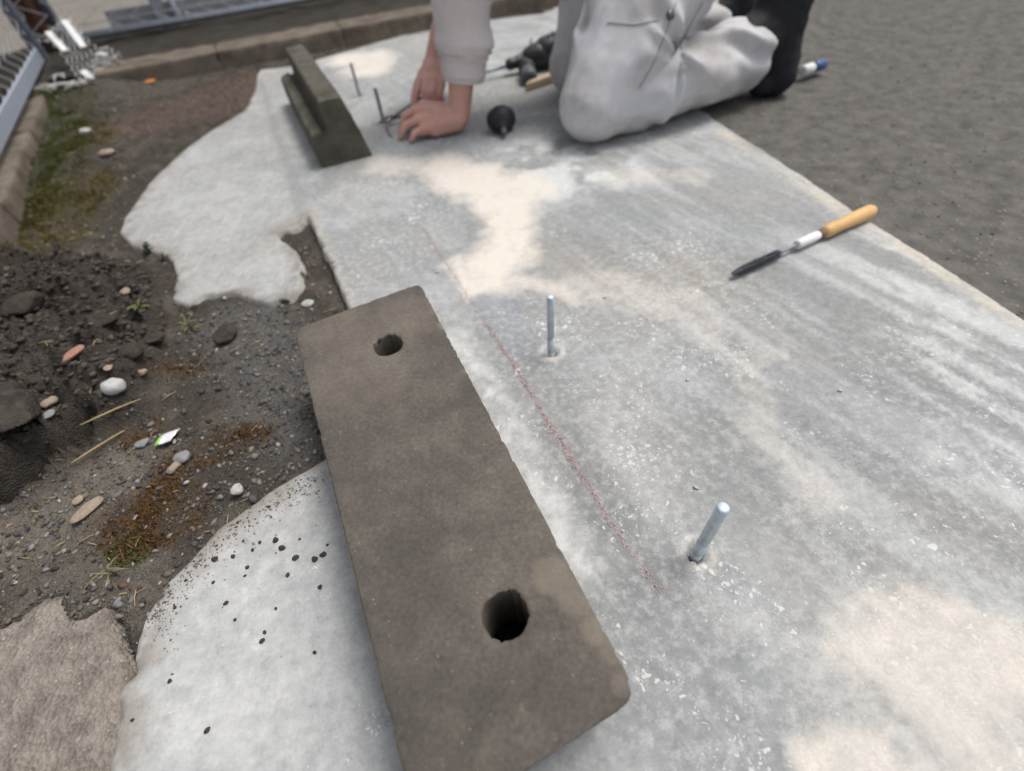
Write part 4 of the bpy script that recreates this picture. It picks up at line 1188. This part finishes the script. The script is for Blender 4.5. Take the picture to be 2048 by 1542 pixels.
def trouser_disp(c, n):
    num = 0; den = 0
    w = np.stack([fbm(c, 6, 2, 3.0), fbm(c, 6, 2, 17.0), fbm(c, 6, 2, 31.0)], -1) - 0.5
    for h_, k_, a_ in ((H1, K1, A1), (H2, K2, A2)):
        for p_, q_, f_ in ((h_, k_, 0.0), (k_, a_, 1.0)):
            e_ = q_ - p_; L_ = np.linalg.norm(e_); e_ = e_ / L_
            t_ = np.clip((c - p_) @ e_, 0, L_); dd = np.linalg.norm(c - p_ - t_[:, None] * e_, axis=1)
            wt = np.exp(-dd / 0.016)
            al = t_ / L_
            q = c + w * 0.12
            # folds run along the limb, slanting round it
            sl = e_ + np.array([0.25, 0.1, -0.45 if f_ else 0.25]); sl /= np.linalg.norm(sl)
            q = q - sl * (q @ sl)[:, None] * 0.76
            r = 1 - np.abs(2 * fbm(q, 9.5, 2, 2.0 + 9 * f_) - 1)
            edge_ = ss(al, 0.02, 0.25) * (1 - 0.75 * ss(al, 0.70, 1.0)) if not f_ else ss(al, 0.06, 0.35)
            o_ = 0.030 * (ss(r, 0.45, 1.0) - 0.33) * edge_
            num = num + wt * o_; den = den + wt
    out = num / (den + 1e-12)
    for k_, h_, a_ in ((K1, H1, A1), (K2, H2, A2)):
        ua = (a_ - k_) / np.linalg.norm(a_ - k_); uh = (h_ - k_) / np.linalg.norm(h_ - k_)
        kb_ = k_ + 0.13 * ua + 0.12 * uh
        dv = c - kb_; dist = np.linalg.norm(dv, axis=1)
        ang = np.arctan2(dv @ np.array([0, 0, 1.0]), dv @ np.array([1.0, 0.3, 0]))
        pr2 = 1 - np.abs(2 * noise3(np.stack([ang * 1.9 + 3 * w[:, 0], dist * 3, 0 * ang], -1), 1.0, 7.0) - 1)
        out = out + 0.019 * (ss(pr2, 0.35, 1.0) - 0.4) * np.exp(-((dist - 0.10) / 0.07) ** 2)
    out = out + 0.003 * (fbm(c, 30, 2, 5.0) - 0.5)
    return c + n * out[:, None]
trousers = blob('trousers', tr, 0.0065, M_TROU, person, 4, extra=ex, disp=trouser_disp)

shirt = blob('shirt', [(PEL + (CH_ - PEL) * .2, CH_, .145, .15), (SHL, SHR, .085, .085), (CH_, NK, .11, .07)], 0.012, M_SHIRT, person, 3, disp=fold_disp(0.012, 9, np.array([1, 1, 1.0])))

def sleeve(S_, E_, Cf, rs):
    pts = []; rad = []
    ctrl = [S_, S_ * .5 + E_ * .5, E_, E_ * .5 + Cf * .5, Cf]
    N = 72
    for i in range(N):
        t = i / (N - 1) * 4; k = min(3, int(t)); f = t - k
        p0 = ctrl[max(k - 1, 0)]; p1 = ctrl[k]; p2 = ctrl[k + 1]; p3 = ctrl[min(k + 2, 4)]
        pts.append(0.5 * (2 * p1 + (p2 - p0) * f + (2 * p0 - 5 * p1 + 4 * p2 - p3) * f * f + (3 * p1 - p0 - 3 * p2 + p3) * f ** 3))
        rad.append(rs[k] * (1 - f) + rs[k + 1] * f)
    pts += [pts[-1] + (pts[-2] - pts[-1]) * 0.3, pts[-4]]; rad += [rad[-1] * .93, rad[-1] * .90]
    n = 44
    V, F = tube_geo(pts, rad, n, False)
    V = np.array(V); cen = np.repeat(np.array(pts), n, 0); no = V - cen; no /= np.linalg.norm(no, axis=1)[:, None]
    s_ = np.repeat(np.linspace(0, 1, len(pts)), n)
    w = fbm(V, 14, 2, 3.0)
    ring = np.exp(-((s_ - 0.80) / 0.06) ** 2) * np.sin((s_ * 190 + w * 9))
    band = 0.010 * np.exp(-((s_ - 0.74) / 0.05) ** 2) - 0.004 * np.exp(-((s_ - 0.86) / 0.05) ** 2)
    V = V + no * (0.0048 * ring + band + 0.020 * (1 - np.abs(2 * fbm(V * [1, 1, .55] + w[:, None] * 0.05, 12, 3) - 1) - 0.6) * (s_ < 0.93) + 0.0022 * np.exp(-((s_ - 0.955) / 0.012) ** 2))[:, None]
    return mesh('shirt_sleeve', V, F, M_SHIRT, person)
sleeve(SHL, EL + v3(.002, 0, 0), v3(-.044, 1.582, .128), (.085, .080, .078, .068, .057))
sleeve(SHR, ER, ER * .62 + WR * .38, (.085, .078, .072, .064, .056))

# boots: toes tucked under, soles facing away from the knees
for A_, nm in ((A1, 0), (A2, 1)):
    u_ = v3(math.cos(.32), math.sin(.32), 0)
    hl = A_ + u_ * .095 + v3(0, 0, .12); bl = A_ + u_ * .115 + v3(.0, -.035, -.068); to = A_ + u_ * .060 + v3(0, -.045, -.086)
    ank = A_ + u_ * .065 + v3(0, 0, .035)
    bt = blob('boot', [(A_ - u_ * .05, ank, .070, .078), (ank, hl, .078, .074), (ank, bl, .070, .060), (hl, bl, .064, .058), (bl, to, .046, .032)], 0.007, M_BOOT, person, 4,
              disp=fold_disp(0.006, 16, np.array([1, 1, 1.0])))
    w_ = u_ * .044
    sp = [(hl + w_ * 1.1 + v3(0, 0, .03), .034), (hl + w_ * 1.1, .044), ((hl + bl) / 2 + w_ * .8, .034), (bl + w_ * .95, .044), (bl + w_ * .6 - v3(0, 0, .026), .03)]
    so = blob('boot_sole', [(p_ - u_ * .02, q_ - u_ * .02, a_, b_) for (p_, a_), (q_, b_) in zip(sp[:-1], sp[1:])], 0.007, M_SOLE, bt, 3)

# trouser details laid on the cloth: seams, patch pocket edge, snap
def on_cloth(o_, uvs, lift=0.0012, n=14):
    dg = bpy.context.evaluated_depsgraph_get()
    me = o_.data
    bv = BVHTree.FromPolygons([tuple(v.co) for v in me.vertices], [tuple(p.vertices) for p in me.polygons])
    out = []
    for (u0, v0), (u1, v1) in zip(uvs[:-1], uvs[1:]):
        for k in range(n):
            u = u0 + (u1 - u0) * k / n; v = v0 + (v1 - v0) * k / n
            d = ray(u, v); d = d / np.linalg.norm(d)
            loc, nor, ix, dist = bv.ray_cast(Vector((0, 0, CAM_H)), Vector(d))
            if loc is not None: out.append(np.array(loc) + np.array(nor) * lift)
    return out
for uvs in (((1352, 5), (1330, 70), (1305, 130), (1276, 180)), ((1405, 5), (1375, 60), (1345, 110)), ((1215, 45), (1270, 50), (1320, 40))):
    q = on_cloth(trousers, uvs, 0.0008)
    if len(q) > 4: tube('seam', q, 0.0016, M_SEAM, person, 6)
q = on_cloth(trousers, ((1341, 30), (1345, 34)), 0.001, 2)
if q:
    c = q[0]; nrm = np.array([0.15, -0.8, 0.55]); nrm /= np.linalg.norm(nrm)
    lathe('snap_button', c - nrm * 0.003, c + nrm * 0.005, [(0, 0.010), (0.004, 0.011), (0.007, 0.009), (0.008, 0.004)], simple('dark_metal_snap', (0.10, 0.10, 0.11), 0.4, 0.5, 0.5), person, 16)

# ------------------------------------------------------------------ loose wire netting in the corner
M_STRIP = M_WHITE
ne = empty('wire_netting', aty(165, 150, 2.40)); tag(ne, 'crumpled white wire netting panel with four white strips leaning in the fence corner', 'netting')
c00, c10, c11, c01 = aty(92, 82, 2.66), aty(140, 40, 2.72), aty(238, 128, 2.52), aty(178, 172, 2.40)
def NP(s, t):
    p = (c00 * (1 - s) + c10 * s) * (1 - t) + (c01 * (1 - s) + c11 * s) * t
    return p + np.array([0.0, 0.02, 0.02]) * math.sin(3.1 * s + 5 * t) * 0.9 + np.array([0, 0, 0.012]) * math.sin(9 * t)
ls = []
nx_, ny_ = 6, 9
for i in range(nx_ + 1):
    for sg in (1,):
        pts = []
        for k in range(2 * ny_ + 1):
            t = k / (2 * ny_); s = (i + (0.32 if (k // 1) % 2 == 0 else -0.32)) / nx_
            pts.append(NP(s, t))
        ls.append((pts, 0.0020, 4))
for (s0_, s1_, t0_) in ((0.0, 1.0, 0.98), (0, 1, 0.02)):
    ls.append(([NP(s0_ + (s1_ - s0_) * k / 10, t0_) for k in range(11)], 0.0016, 4))
# frayed ends and the crushed lower edge
for i in range(46):
    s = random.random(); p = NP(s, 0.98); q = p + np.array([random.gauss(-0.03, 0.06), random.gauss(-0.05, 0.05), 0]); q[2] = max(0.02, p[2] - random.uniform(0.0, 0.10))
    md_ = (p + q) / 2 + np.array([random.gauss(0, .02), random.gauss(0, .02), random.uniform(0, .03)])
    ls.append(([p, md_, q], 0.0014, 4))
for i in range(16):
    s = random.random(); p = NP(s, 0.02); ls.append(([p, p + (p - NP(s, 0.15)) * random.uniform(.3, .9) + np.array([random.gauss(0, .01), 0, 0])], 0.0013, 4))
o = tubes('netting', ls, M_WWIRE, ne); tag(o, kind='stuff')
for (s0_, t0_, t1_) in ((0.18, 0.03, 0.40), (0.80, 0.05, 0.40), (0.26, 0.72, 0.97), (0.84, 0.66, 0.92)):
    bar('strip', NP(s0_, t0_) + [0, -0.006, 0.008], NP(s0_, t1_) + [0, -0.006, 0.008], 0.026, 0.006, M_STRIP, ne, 0.001)
for i, (u, v, sz) in enumerate(((128, 160, .035), (150, 178, .045), (172, 170, .03), (118, 182, .04), (205, 150, .03))):
    p = soil_at(u, v); vs = []
    pts = [p + np.array([random.gauss(0, sz * .6), random.gauss(0, sz * .5), random.uniform(0.0, sz * .5) + 0.004]) for _ in range(14)]
    o = tubes('wire_scrap', [([pts[k], (pts[k] + pts[(k + 1) % 14]) / 2 + [0, 0, .006], pts[(k + 1) % 14]], 0.002, 4) for k in range(14)], M_WWIRE)
    tag(o, ('tangle of white wire on the moss, left of the netting foot', 'largest tangle of white wire in front of the netting', 'white wire tangle close under the netting', 'lowest white wire tangle beside the edging', 'white wire tangle at the right foot of the netting')[i], 'wire scrap', 'white wire tangles below the netting')

# ------------------------------------------------------------------ stones, clods, litter
def lump_mesh(name, sub, seed, ang=0.35, flat=0.75, stretch=1.0):
    bm = bmesh.new(); bmesh.ops.create_icosphere(bm, subdivisions=sub, radius=1.0)
    co = np.array([v.co[:] for v in bm.verts])
    # cut by random planes for facets
    rg = np.random.default_rng(seed)
    for _ in range(9):
        n_ = rg.normal(size=3); n_ /= np.linalg.norm(n_); d_ = rg.uniform(0.55, 0.9)
        e_ = co @ n_ - d_; co = co - np.where(e_ > 0, e_, 0)[:, None] * n_ * (1 - ang * .5)
    co = co * (1 + 0.25 * (fbm(co + seed, 1.6, 3) - 0.5))[:, None] * [stretch, 1, flat]
    for v, c in zip(bm.verts, co): v.co = c
    me = bpy.data.meshes.new(name); bm.to_mesh(me); bm.free()
    me.polygons.foreach_set('use_smooth', np.ones(len(me.polygons), bool)); return me
M_STW = rocky_material('pale_grey_stone', (.40, .40, .39), (.55, .55, .53), ((.5, .5, .48), 14, .1), big=2.5, bump=.25, dist=.05)
M_STT = rocky_material('tan_stone', (.26, .20, .15), (.40, .33, .26), ((.4, .35, .3), 14, .1), big=2.5, bump=.25, dist=.05)
M_STG = rocky_material('grey_stone', (.20, .20, .20), (.32, .32, .32), ((.4, .4, .4), 14, .1), big=2.5, bump=.25, dist=.05)
M_BRK = rocky_material('pink_brick_shard', (.30, .15, .11), (.42, .24, .18), ((.45, .3, .25), 14, .1), big=2.5, bump=.25, dist=.05)
M_CLOD = rocky_material('dark_clod', (.036, .031, .027), (.085, .073, .062), ((.10, .088, .075), 12, .2), big=2.5, bump=.35, dist=.08)
def stone(u, v, size_px, mat, label, seed, stretch=1.0, rot=0.0, flat=0.6, name='stone', cat='stone', group=None, sub=3, sink=0.25):
    p = soil_at(u, v)
    k = np.linalg.norm(p - [0, 0, CAM_H]); r = size_px / 2 / FPX * (ray(u, v) @ _fw) * k / np.linalg.norm(ray(u, v))
    if p[0] < -0.2: p[2] = max(p[2], np.mean([soil_z(p[0] + r * .6 * math.cos(a), p[1] + r * .6 * math.sin(a)) for a in np.linspace(0, 5.5, 8)] + [soil_z(p[0], p[1])]) + 0.25 * r)
    me = lump_mesh(name, sub, seed, .2, flat, stretch)
    o = obj(name, me, mat); o.scale = (r, r, r); o.location = (p[0], p[1], p[2] + r * flat * (1 - sink * 2) * .8)
    o.rotation_euler = (0, 0, rot); tag(o, label, cat, group); return o
stone(238, 782, 44, M_STW, 'angular pale grey stone at the upper end of the dark crevice', 3, 0.95, 0.9, .8)
stone(150, 712, 30, M_BRK, 'long pinkish brick shard lying on the dark clods', 5, 1.9, 1.25, .5, 'brick_shard', 'shard')
stone(106, 812, 26, M_STT, 'small tan stone on the clods near the left margin', 8, 1.3, 1.2, .7)
stone(104, 836, 20, M_STG, 'dull grey stone just under the small tan stone on the clods', 9, 1.4, 1.4, .6)
stone(290, 889, 27, M_STG, 'flat grey stone left of the shiny wrapper', 12, 1.2, .5, .5)
stone(219, 736, 20, M_STT, 'round tan pebble on the clods above the pale angular stone', 14, 1, 0, .5)
stone(296, 757, 19, M_STT, 'pale tan pebble right of the angular grey stone', 15)
stone(481, 985, 28, M_STW, 'pale faceted stone in gravel near the big apron edge', 17, 1, .5, .7)
stone(370, 918, 30, M_STG, 'grey stone in rusty moss below the shiny wrapper', 18, 1.2, .2, .5)
stone(350, 938, 22, M_STT, 'tan chip in rusty moss below the shiny wrapper', 19, 1.7, .9, .5)
stone(258, 592, 24, M_STT, 'orange tan pebble beside the upper green weed', 21)
stone(618, 612, 20, M_STW, 'whitish pebble in the gravel between slab edge and block', 22, 1.2, .5, .6)
stone(180, 1020, 36, M_STT, 'long tan stone flake on the path above the old concrete', 23, 2.0, 1.1, .3)
stone(160, 1003, 20, M_STT, 'cream pebble beside the long tan flake', 24, 1.1, 1.3, .6)
stone(176, 268, 20, M_STW, 'lone pale stone among green moss in the middle of the yard soil', 25, 1.3, .2, .6)
stone(220, 310, 24, M_STT, 'flattish pale stone below the lone stone in the moss', 26, 1.6, .1, .4)
stone(8, 480, 22, M_STG, 'bluish grey stone at the left margin above the clods', 27)
stone(300, 168, 18, simple('orange_leaf', (.50, .20, .06), .7), 'curled orange dry leaf on dark soil below the kerb', 28, 1.4, .4, .35, 'dry_leaf', 'leaf')
stone(325, 72, 46, M_CURB, 'loose pale concrete lump under the back fence pipe', 29, 1.4, .2, .6, 'concrete_lump', 'lump')
for i, (u, v, sz, lb) in enumerate(((40, 850, 110, 'largest dark soil clod by the crevice at the left margin'), (20, 800, 70, 'dark soil clod above the largest one at the left margin'), 
                         (455, 676, 44, 'single dark clod standing on the gravel below the spilled lobe'), (270, 712, 46, 'dark clod at the right end of the heap'), (215, 650, 50, 'rounded dark clod inside the heap'), (315, 690, 36, 'brownish clod just right of the heap'), (60, 620, 60, 'dark clod at the top left of the heap'))):
    stone(u, v, sz, M_CLOD, lb, 40 + i, 1.25, i * .7, .65, 'soil_clod', 'clod', 'dark soil clods on the left', 4, .2)
# dark crumbs on the pale apron
crm = [lump_mesh('soil_crumb', 2, 70 + k, .2, .5, 1.2) for k in range(3)]
cr = [(430, 1118), (466, 1113), (487, 1082), (552, 1080), (565, 1096), (592, 1116), (630, 1118), (646, 1110), (576, 1150), (552, 1217), (490, 1152), (427, 1165), (340, 1363), (372, 1161), (538, 1014), (476, 1045), (630, 1305), (520, 1085), (600, 1078), (415, 1460), (495, 1135), (265, 1440), (452, 1207), (655, 1090), (640, 1175), (505, 1100), (350, 1215), (470, 1240), (530, 1265), (525, 1282)]
for i, (u, v) in enumerate(cr):
    p = at(u, v, 0); r = (0.0042 if i in (0, 5, 6, 7, 3, 4) else random.uniform(.0018, .0032))
    o = bpy.data.objects.new('soil_crumb', crm[i % 3]); COL.objects.link(o)
    if not crm[i % 3].materials: crm[i % 3].materials.append(M_CLOD)
    o.location = (p[0], p[1], r * .35); o.scale = (r, r, r); o.rotation_euler = (0, 0, random.uniform(0, 6))
    tag(o, 'tiny dark soil crumb lying on the pale concrete apron', 'crumb', 'dark soil crumbs on the pale apron')

# fine dirt grains strewn along the upper rim of the apron
n = 650; rgd = np.random.default_rng(23)
rim = np.array(pl((640, 940), (560, 990), (440, 1070), (340, 1175), (300, 1240)))
k_ = rgd.integers(0, len(rim) - 1, n); t_ = rgd.random(n)[:, None]
gp = rim[k_] * (1 - t_) + rim[k_ + 1] * t_; off = np.abs(rgd.normal(0, .035, n)) * rgd.random(n)
gp = gp + np.array([.55, -.83]) * off[:, None] + rgd.normal(0, .006, (n, 2))
SCATTER_RIM = (gp, .0005 + .0013 * rgd.random(n) ** 3)
# shiny wrapper
p = soil_at(341, 880) + v3(0, 0, .008)
M_FOIL = simple('silver_white_foil', (.84, .84, .87), .22, .6, .25, .1, 30)
M_LIME = simple('lime_green_print', (.25, .55, .06), .4, .4)
e = empty('wrapper', p); tag(e, 'scrap of shiny silver wrapper with a lime green corner on the gravel', 'wrapper')
Xw, Yw = np.meshgrid(np.linspace(-1, 1, 13), np.linspace(-1, 1, 10))
wz = .35 * (fbm(xy3(Xw, Yw), 1.6, 3) - .5) + .28 * np.cos(Yw * 1.5)
Vw = np.stack([p[0] + .0135 * Xw * (1 - .15 * Yw ** 2) + .003 * Yw, p[1] + .0125 * Yw + .004 * Xw, p[2] + .010 * wz], -1)
Fw = grid_faces(Xw.shape, np.ones(Xw.shape, bool)).reshape(-1, 12, 4) if False else grid_faces(Xw.shape, np.ones(Xw.shape, bool))
ci = Vw.reshape(-1, 3)[Fw].mean(1)
lime = (ci[:, 0] < p[0] - .0085)
for nm_, sel, mt in (('foil', ~lime, M_FOIL), ('green_corner', lime, M_LIME)):
    v_, f_ = compact(Vw.reshape(-1, 3), Fw[sel]); o = fast_mesh(nm_, v_, f_, mt, e)
    sol = o.modifiers.new('thickness', 'SOLIDIFY'); sol.thickness = .0006

# chips of loose plaster on the slab
for i, (u, v, w_, h_, rt) in enumerate(((876, 545, .012, .0045, .1), (1375, 760, .009, .006, .8), (1392, 976, .009, .006, -.4), (1210, 596, .006, .005, 0), (1680, 782, .009, .006, .2))):
    me = lump_mesh('plaster_chip', 2, 90 + i, .2, .25, 1.0); o = obj('plaster_chip', me, M_STW); p = at(u, v, 0)
    o.location = (p[0], p[1], .0015); o.scale = (w_ * .5, h_ * .5, .006); o.rotation_euler = (0, 0, rt)
    tag(o, ('thin long plaster chip on the slab above the end of the big block', 'pale plaster chip midway between the two bright pins', 'pale plaster chip just above the front pin', 'small pale chip right of the pin above the block', 'pale chip on the open slab below the brush')[i], 'chip', 'plaster chips on the slab')

# straw and weeds
M_STRAW = simple('dry_straw', (.50, .39, .20), .7, .2, 0, .3, 60)
for k, (a, b, lb) in enumerate((((188, 872), (304, 820), 'upper long straw stalk lying across the crevice edge'), ((152, 932), (256, 867), 'lower long straw stalk lying on the brown path'))):
    p0, p1 = soil_at(*a) + v3(0, 0, .006), soil_at(*b) + v3(0, 0, .006)
    zmx = max(soil_z(*(p0 * (1 - t_) + p1 * t_)[:2]) - (p0[2] * (1 - t_) + p1[2] * t_) for t_ in np.linspace(0, 1, 12)); p0[2] += .003 + max(zmx, 0); p1[2] += .003 + max(zmx, 0)
    bow = v3(.001, .003, 0)
    o = tube('straw_stalk', [p0, p0 * .75 + p1 * .25 + bow * .7, p0 * .5 + p1 * .5 + bow, p0 * .25 + p1 * .75 + bow * .8, p1], [.0011, .0013, .0014, .0013, .0008], M_STRAW, None, 6); tag(o, lb, 'straw', 'dry straw stalks')
M_LEAF = simple('pale_green_blade', (.12, .145, .05), .6, .3, 0, .35, 60)
M_LEAF2 = simple('dark_green_leaf', (.035, .06, .025), .6, .3, 0, .35, 60)
M_LEAF3 = simple('yellow_green_blade', (.19, .19, .09), .6, .3, 0, .35, 60)
def blade(base, d, L_, w_, mat, parent, droop=.5, name='leaf'):
    d = np.asarray(d, float); d /= np.linalg.norm(d); s_ = np.cross(d, [0, 0, 1.0]); s_ /= np.linalg.norm(s_) + 1e-9
    V = []; n = 6
    for i in range(n + 1):
        t = i / n; c = base + d * L_ * t - np.array([0, 0, droop * L_ * t * t]); ww = w_ * math.sin(math.pi * (0.12 + 0.86 * t)) 
        V += [c - s_ * ww, c + [0, 0, -ww * .3], c + s_ * ww]
    F = []
    for i in range(n):
        for j_ in (0, 1): F.append((i * 3 + j_, i * 3 + j_ + 1, i * 3 + j_ + 4, i * 3 + j_ + 3))
    return mesh(name, V, F, mat, parent)
for (u, v, n_, L_, w_, mt, lb) in ((285, 622, 9, .045, .0035, M_LEAF, 'small bright green weed at the foot of the pale lobe'), (385, 662, 13, .055, .0018, M_LEAF3, 'tuft of thin yellowish grass on the gravel'),
                            (300, 505, 16, .030, .0055, M_LEAF2, 'dark leafy weed against the left rim of the pale lobe'), (330, 520, 7, .02, .0035, M_LEAF, 'tiny green sprout beside the dark leafy weed'), (232, 1150, 6, .05, .0012, M_LEAF3, 'thin grass sprig on the moss by the apron')):
    p = soil_at(u, v); e = empty('weed', p); tag(e, lb, 'weed')
    tube('stem', [p - [0, 0, .01], p + [0.002, 0, .012], p + [.003, .002, .02]], .0014, mt, e, 5)
    for k in range(n_):
        a_ = k * 2.4 + random.random(); el = random.uniform(.25, 1.1)
        blade(p + v3(0, 0, random.uniform(.002, .02)), (math.cos(a_), math.sin(a_), el), L_ * random.uniform(.4, .8), w_ * random.uniform(.7, 1.1), mt, e, random.uniform(.3, .7))

# ------------------------------------------------------------------ ground cover nobody could count
ICO = bmesh.new(); bmesh.ops.create_icosphere(ICO, subdivisions=1, radius=1.0)
IV = np.array([v.co[:] for v in ICO.verts]); IF = np.array([[v.index for v in f.verts] for f in ICO.faces]); ICO.free()
def scatter(name, P, R, colors, mat, flat=.6, seed=1):
    rg = np.random.default_rng(seed); n = len(P)
    a = rg.uniform(0, 6.28, n); st = rg.uniform(.7, 1.5, n)
    sh = IV[None] * (1 + .75 * (rg.random((n, len(IV), 1)) - .5))
    sh = sh * np.stack([st, 1 / st, flat * rg.uniform(.6, 1.2, n)], -1)[:, None, :] * R[:, None, None]
    x = sh[..., 0] * np.cos(a)[:, None] - sh[..., 1] * np.sin(a)[:, None]; y = sh[..., 0] * np.sin(a)[:, None] + sh[..., 1] * np.cos(a)[:, None]
    V = np.stack([x, y, sh[..., 2]], -1) + P[:, None, :]
    F = (IF[None] + (np.arange(n) * len(IV))[:, None, None]).reshape(-1, 3)
    o = fast_mesh(name, V.reshape(-1, 3), F, mat, None, False)
    vcol(o, np.repeat(colors, len(IV), 0)); tag(o, kind='stuff'); return o
def tint_mat(name, rough=.9, sc=250):
    t = NT(name, rough, .2); t.color(t.mix(1.0, t.attr().outputs['Color'], t.ramp(t.noise(sc, 3), (.25, .75), (.75, 1.2)), 'MULTIPLY')); return t.m
M_GRAV = tint_mat('mixed_gravel')
M_MOSS = tint_mat('moss_shoots', .95, 90)
rg = np.random.default_rng(11)
ys, xs = np.nonzero(SKEEP & ((sdpoly(SX, SY, OLD) > 0.005) | (DTOP < .02)))
pk = rg.integers(0, len(ys), 60000)
yy, xx = ys[pk], xs[pk]
gx_, gy_ = SX[yy, xx] + rg.uniform(-.003, .003, len(pk)), SY[yy, xx] + rg.uniform(-.003, .003, len(pk))
gravel_m = reg(dline(gx_, gy_, pl((470, 640), (560, 700), (610, 800), (600, 900), (480, 960))), .07, .10)
path_m = reg(dline(gx_, gy_, pl((0, 1080), (120, 1010), (250, 930), (200, 1130))), .06, .08)
moss_at = np.clip(SG + SYL, 0, 1)[yy, xx]
pr_ = .22 + .78 * np.maximum(gravel_m, path_m * .8); pr_ *= (1 - .55 * moss_at) * (1 - .8 * SMM[yy, xx])
ok = rg.random(len(pk)) < pr_
yy, xx, gx_, gy_ = yy[ok], xx[ok], gx_[ok], gy_[ok]; n = len(yy)
R = .0012 + .0036 * rg.random(n) ** 3.2 + (rg.random(n) < .03) * rg.uniform(.001, .0035, n)
pal = np.array([(.10, .10, .10), (.16, .155, .15), (.24, .24, .24), (.20, .165, .13), (.30, .26, .21), (.13, .085, .06), (.42, .41, .40), (.07, .065, .06)])
cw = np.array([.24, .2, .12, .14, .08, .06, .03, .13]); ci = rg.choice(len(pal), n, p=cw / cw.sum())
zz = SOILZ[3][yy, xx]
scatter('gravel', np.stack([gx_, gy_, zz + R * .25], -1), R, pal[ci] * rg.uniform(.55, 1.05, (n, 1)), M_GRAV, .65, 2)
# fine clods broken over the heap
ys2, xs2 = np.nonzero((SMM > .4) & (SKEEP | (CREV > .02)) & (sds > .004)); pk = rg.integers(0, len(ys2), 9000); yy, xx = ys2[pk], xs2[pk]; n = len(pk)
R = .0013 + .0060 * rg.random(n) ** 4
c_ = np.array([.055, .047, .040]) * rg.uniform(.55, 1.7, (n, 1))
scatter('soil_crumbs', np.stack([SX[yy, xx], SY[yy, xx], SOILZ[3][yy, xx] + R * .2], -1), R, c_, M_GRAV, .75, 3)
# twigs and root fibres
ls = []
ys2, xs2 = np.nonzero(SKEEP); pk = rg.integers(0, len(ys2), 32000); yy, xx = ys2[pk], xs2[pk]; n = len(pk)
R = .0006 + .0017 * rg.random(n) ** 2
scatter('fine_grit', np.stack([SX[yy, xx] + rg.uniform(-.003, .003, n), SY[yy, xx] + rg.uniform(-.003, .003, n), SOILZ[3][yy, xx] + R * .3], -1), R, np.array([.075, .064, .053]) * rg.uniform(.4, 2.0, (n, 1)) ** 1.2, M_GRAV, .8, 13)
pk = rg.integers(0, len(ys2), 900)
for k in pk:
    i_, j_ = ys2[k], xs2[k]; p = np.array([SX[i_, j_], SY[i_, j_], SOILZ[3][i_, j_] + .003]); a_ = rg.uniform(0, 6.28); L_ = rg.uniform(.006, .028)
    d = np.array([math.cos(a_), math.sin(a_), rg.uniform(-.1, .25)]) * L_
    ls.append(([p - d / 2, p + [0, 0, .002], p + d / 2], rg.uniform(.0003, .0008), 4))
o = tubes('straw_bits', ls, M_STRAW); tag(o, kind='stuff')
# moss shoots: short upright leaflets
w_ = np.clip(SG, 0, 1) + np.clip(SYL, 0, 1) + np.clip(SR, 0, 1) * .9
w_ = np.where(SKEEP, w_, 0); pf = (w_ / w_.sum()).ravel()
n = 26000; pk = rg.choice(pf.size, n, p=pf); yy, xx = np.unravel_index(pk, SX.shape)
P = np.stack([SX[yy, xx] + rg.uniform(-.004, .004, n), SY[yy, xx] + rg.uniform(-.004, .004, n), SOILZ[3][yy, xx] - .001], -1)
a = rg.uniform(0, 6.28, n); H_ = rg.uniform(.003, .010, n); W2 = rg.uniform(.0007, .0018, n); le = rg.normal(0, .6, (n, 2)) * H_[:, None]
sv = np.stack([np.cos(a), np.sin(a), 0 * a], -1) * W2[:, None]
tipv = P + np.stack([le[:, 0], le[:, 1], H_], -1)
V = np.stack([P - sv, P + sv, tipv + sv * .3, tipv - sv * .3], 1).reshape(-1, 3); F = np.arange(4 * n).reshape(n, 4)
o = fast_mesh('moss', V, F, M_MOSS, None, False)
tot = SG[yy, xx] + SYL[yy, xx] + SR[yy, xx] + 1e-6; u = rg.random(n) * tot
cg = np.where((u < SG[yy, xx])[:, None], np.array([.060, .070, .020]), np.where((u < SG[yy, xx] + SYL[yy, xx])[:, None], np.array([.115, .092, .030]), np.array([.10, .055, .022])))
vcol(o, np.repeat(cg * rg.uniform(.6, 1.5, (n, 1)), 4, 0)); tag(o, kind='stuff')
# loose grit on the asphalt
n = 9000; xx_ = rg.uniform(.55, 2.6, n); yy_ = rg.uniform(.3, 3.2, n)
edge = np.array([(0.90, -0.6), (0.85, 0.52)] + [tuple(at(*q)[:2]) for q in ((1900, 540), (1700, 418), (1560, 320), (1430, 240))] + [(0.62, 1.95), (0.50, 2.70), (0.42, 3.2), (4, 3.2), (4, -.6)])
ok = sdpoly(xx_, yy_, edge) < -.004; xx_, yy_ = xx_[ok], yy_[ok]; n = len(xx_)
R = .0010 + .0030 * rg.random(n) ** 4
cg = np.array([.15, .14, .125]) * rg.uniform(.6, 1.9, (n, 1))
Pz = -0.0075 + 0.005 * (fbm(xy3(xx_, yy_), 30, 3) - 0.5) + 0.010 * (fbm(xy3(xx_, yy_), 4, 2) - 0.5)
scatter('grit', np.stack([xx_, yy_, Pz + R * .2], -1), R, cg, M_GRAV, .6, 6)

gp, R = SCATTER_RIM
scatter('dirt_grains', np.concatenate([gp, np.full((len(gp), 1), .0004)], 1), R, np.array([.13, .115, .10]) * np.random.default_rng(5).uniform(.6, 1.8, (len(gp), 1)), M_GRAV, .7, 9)
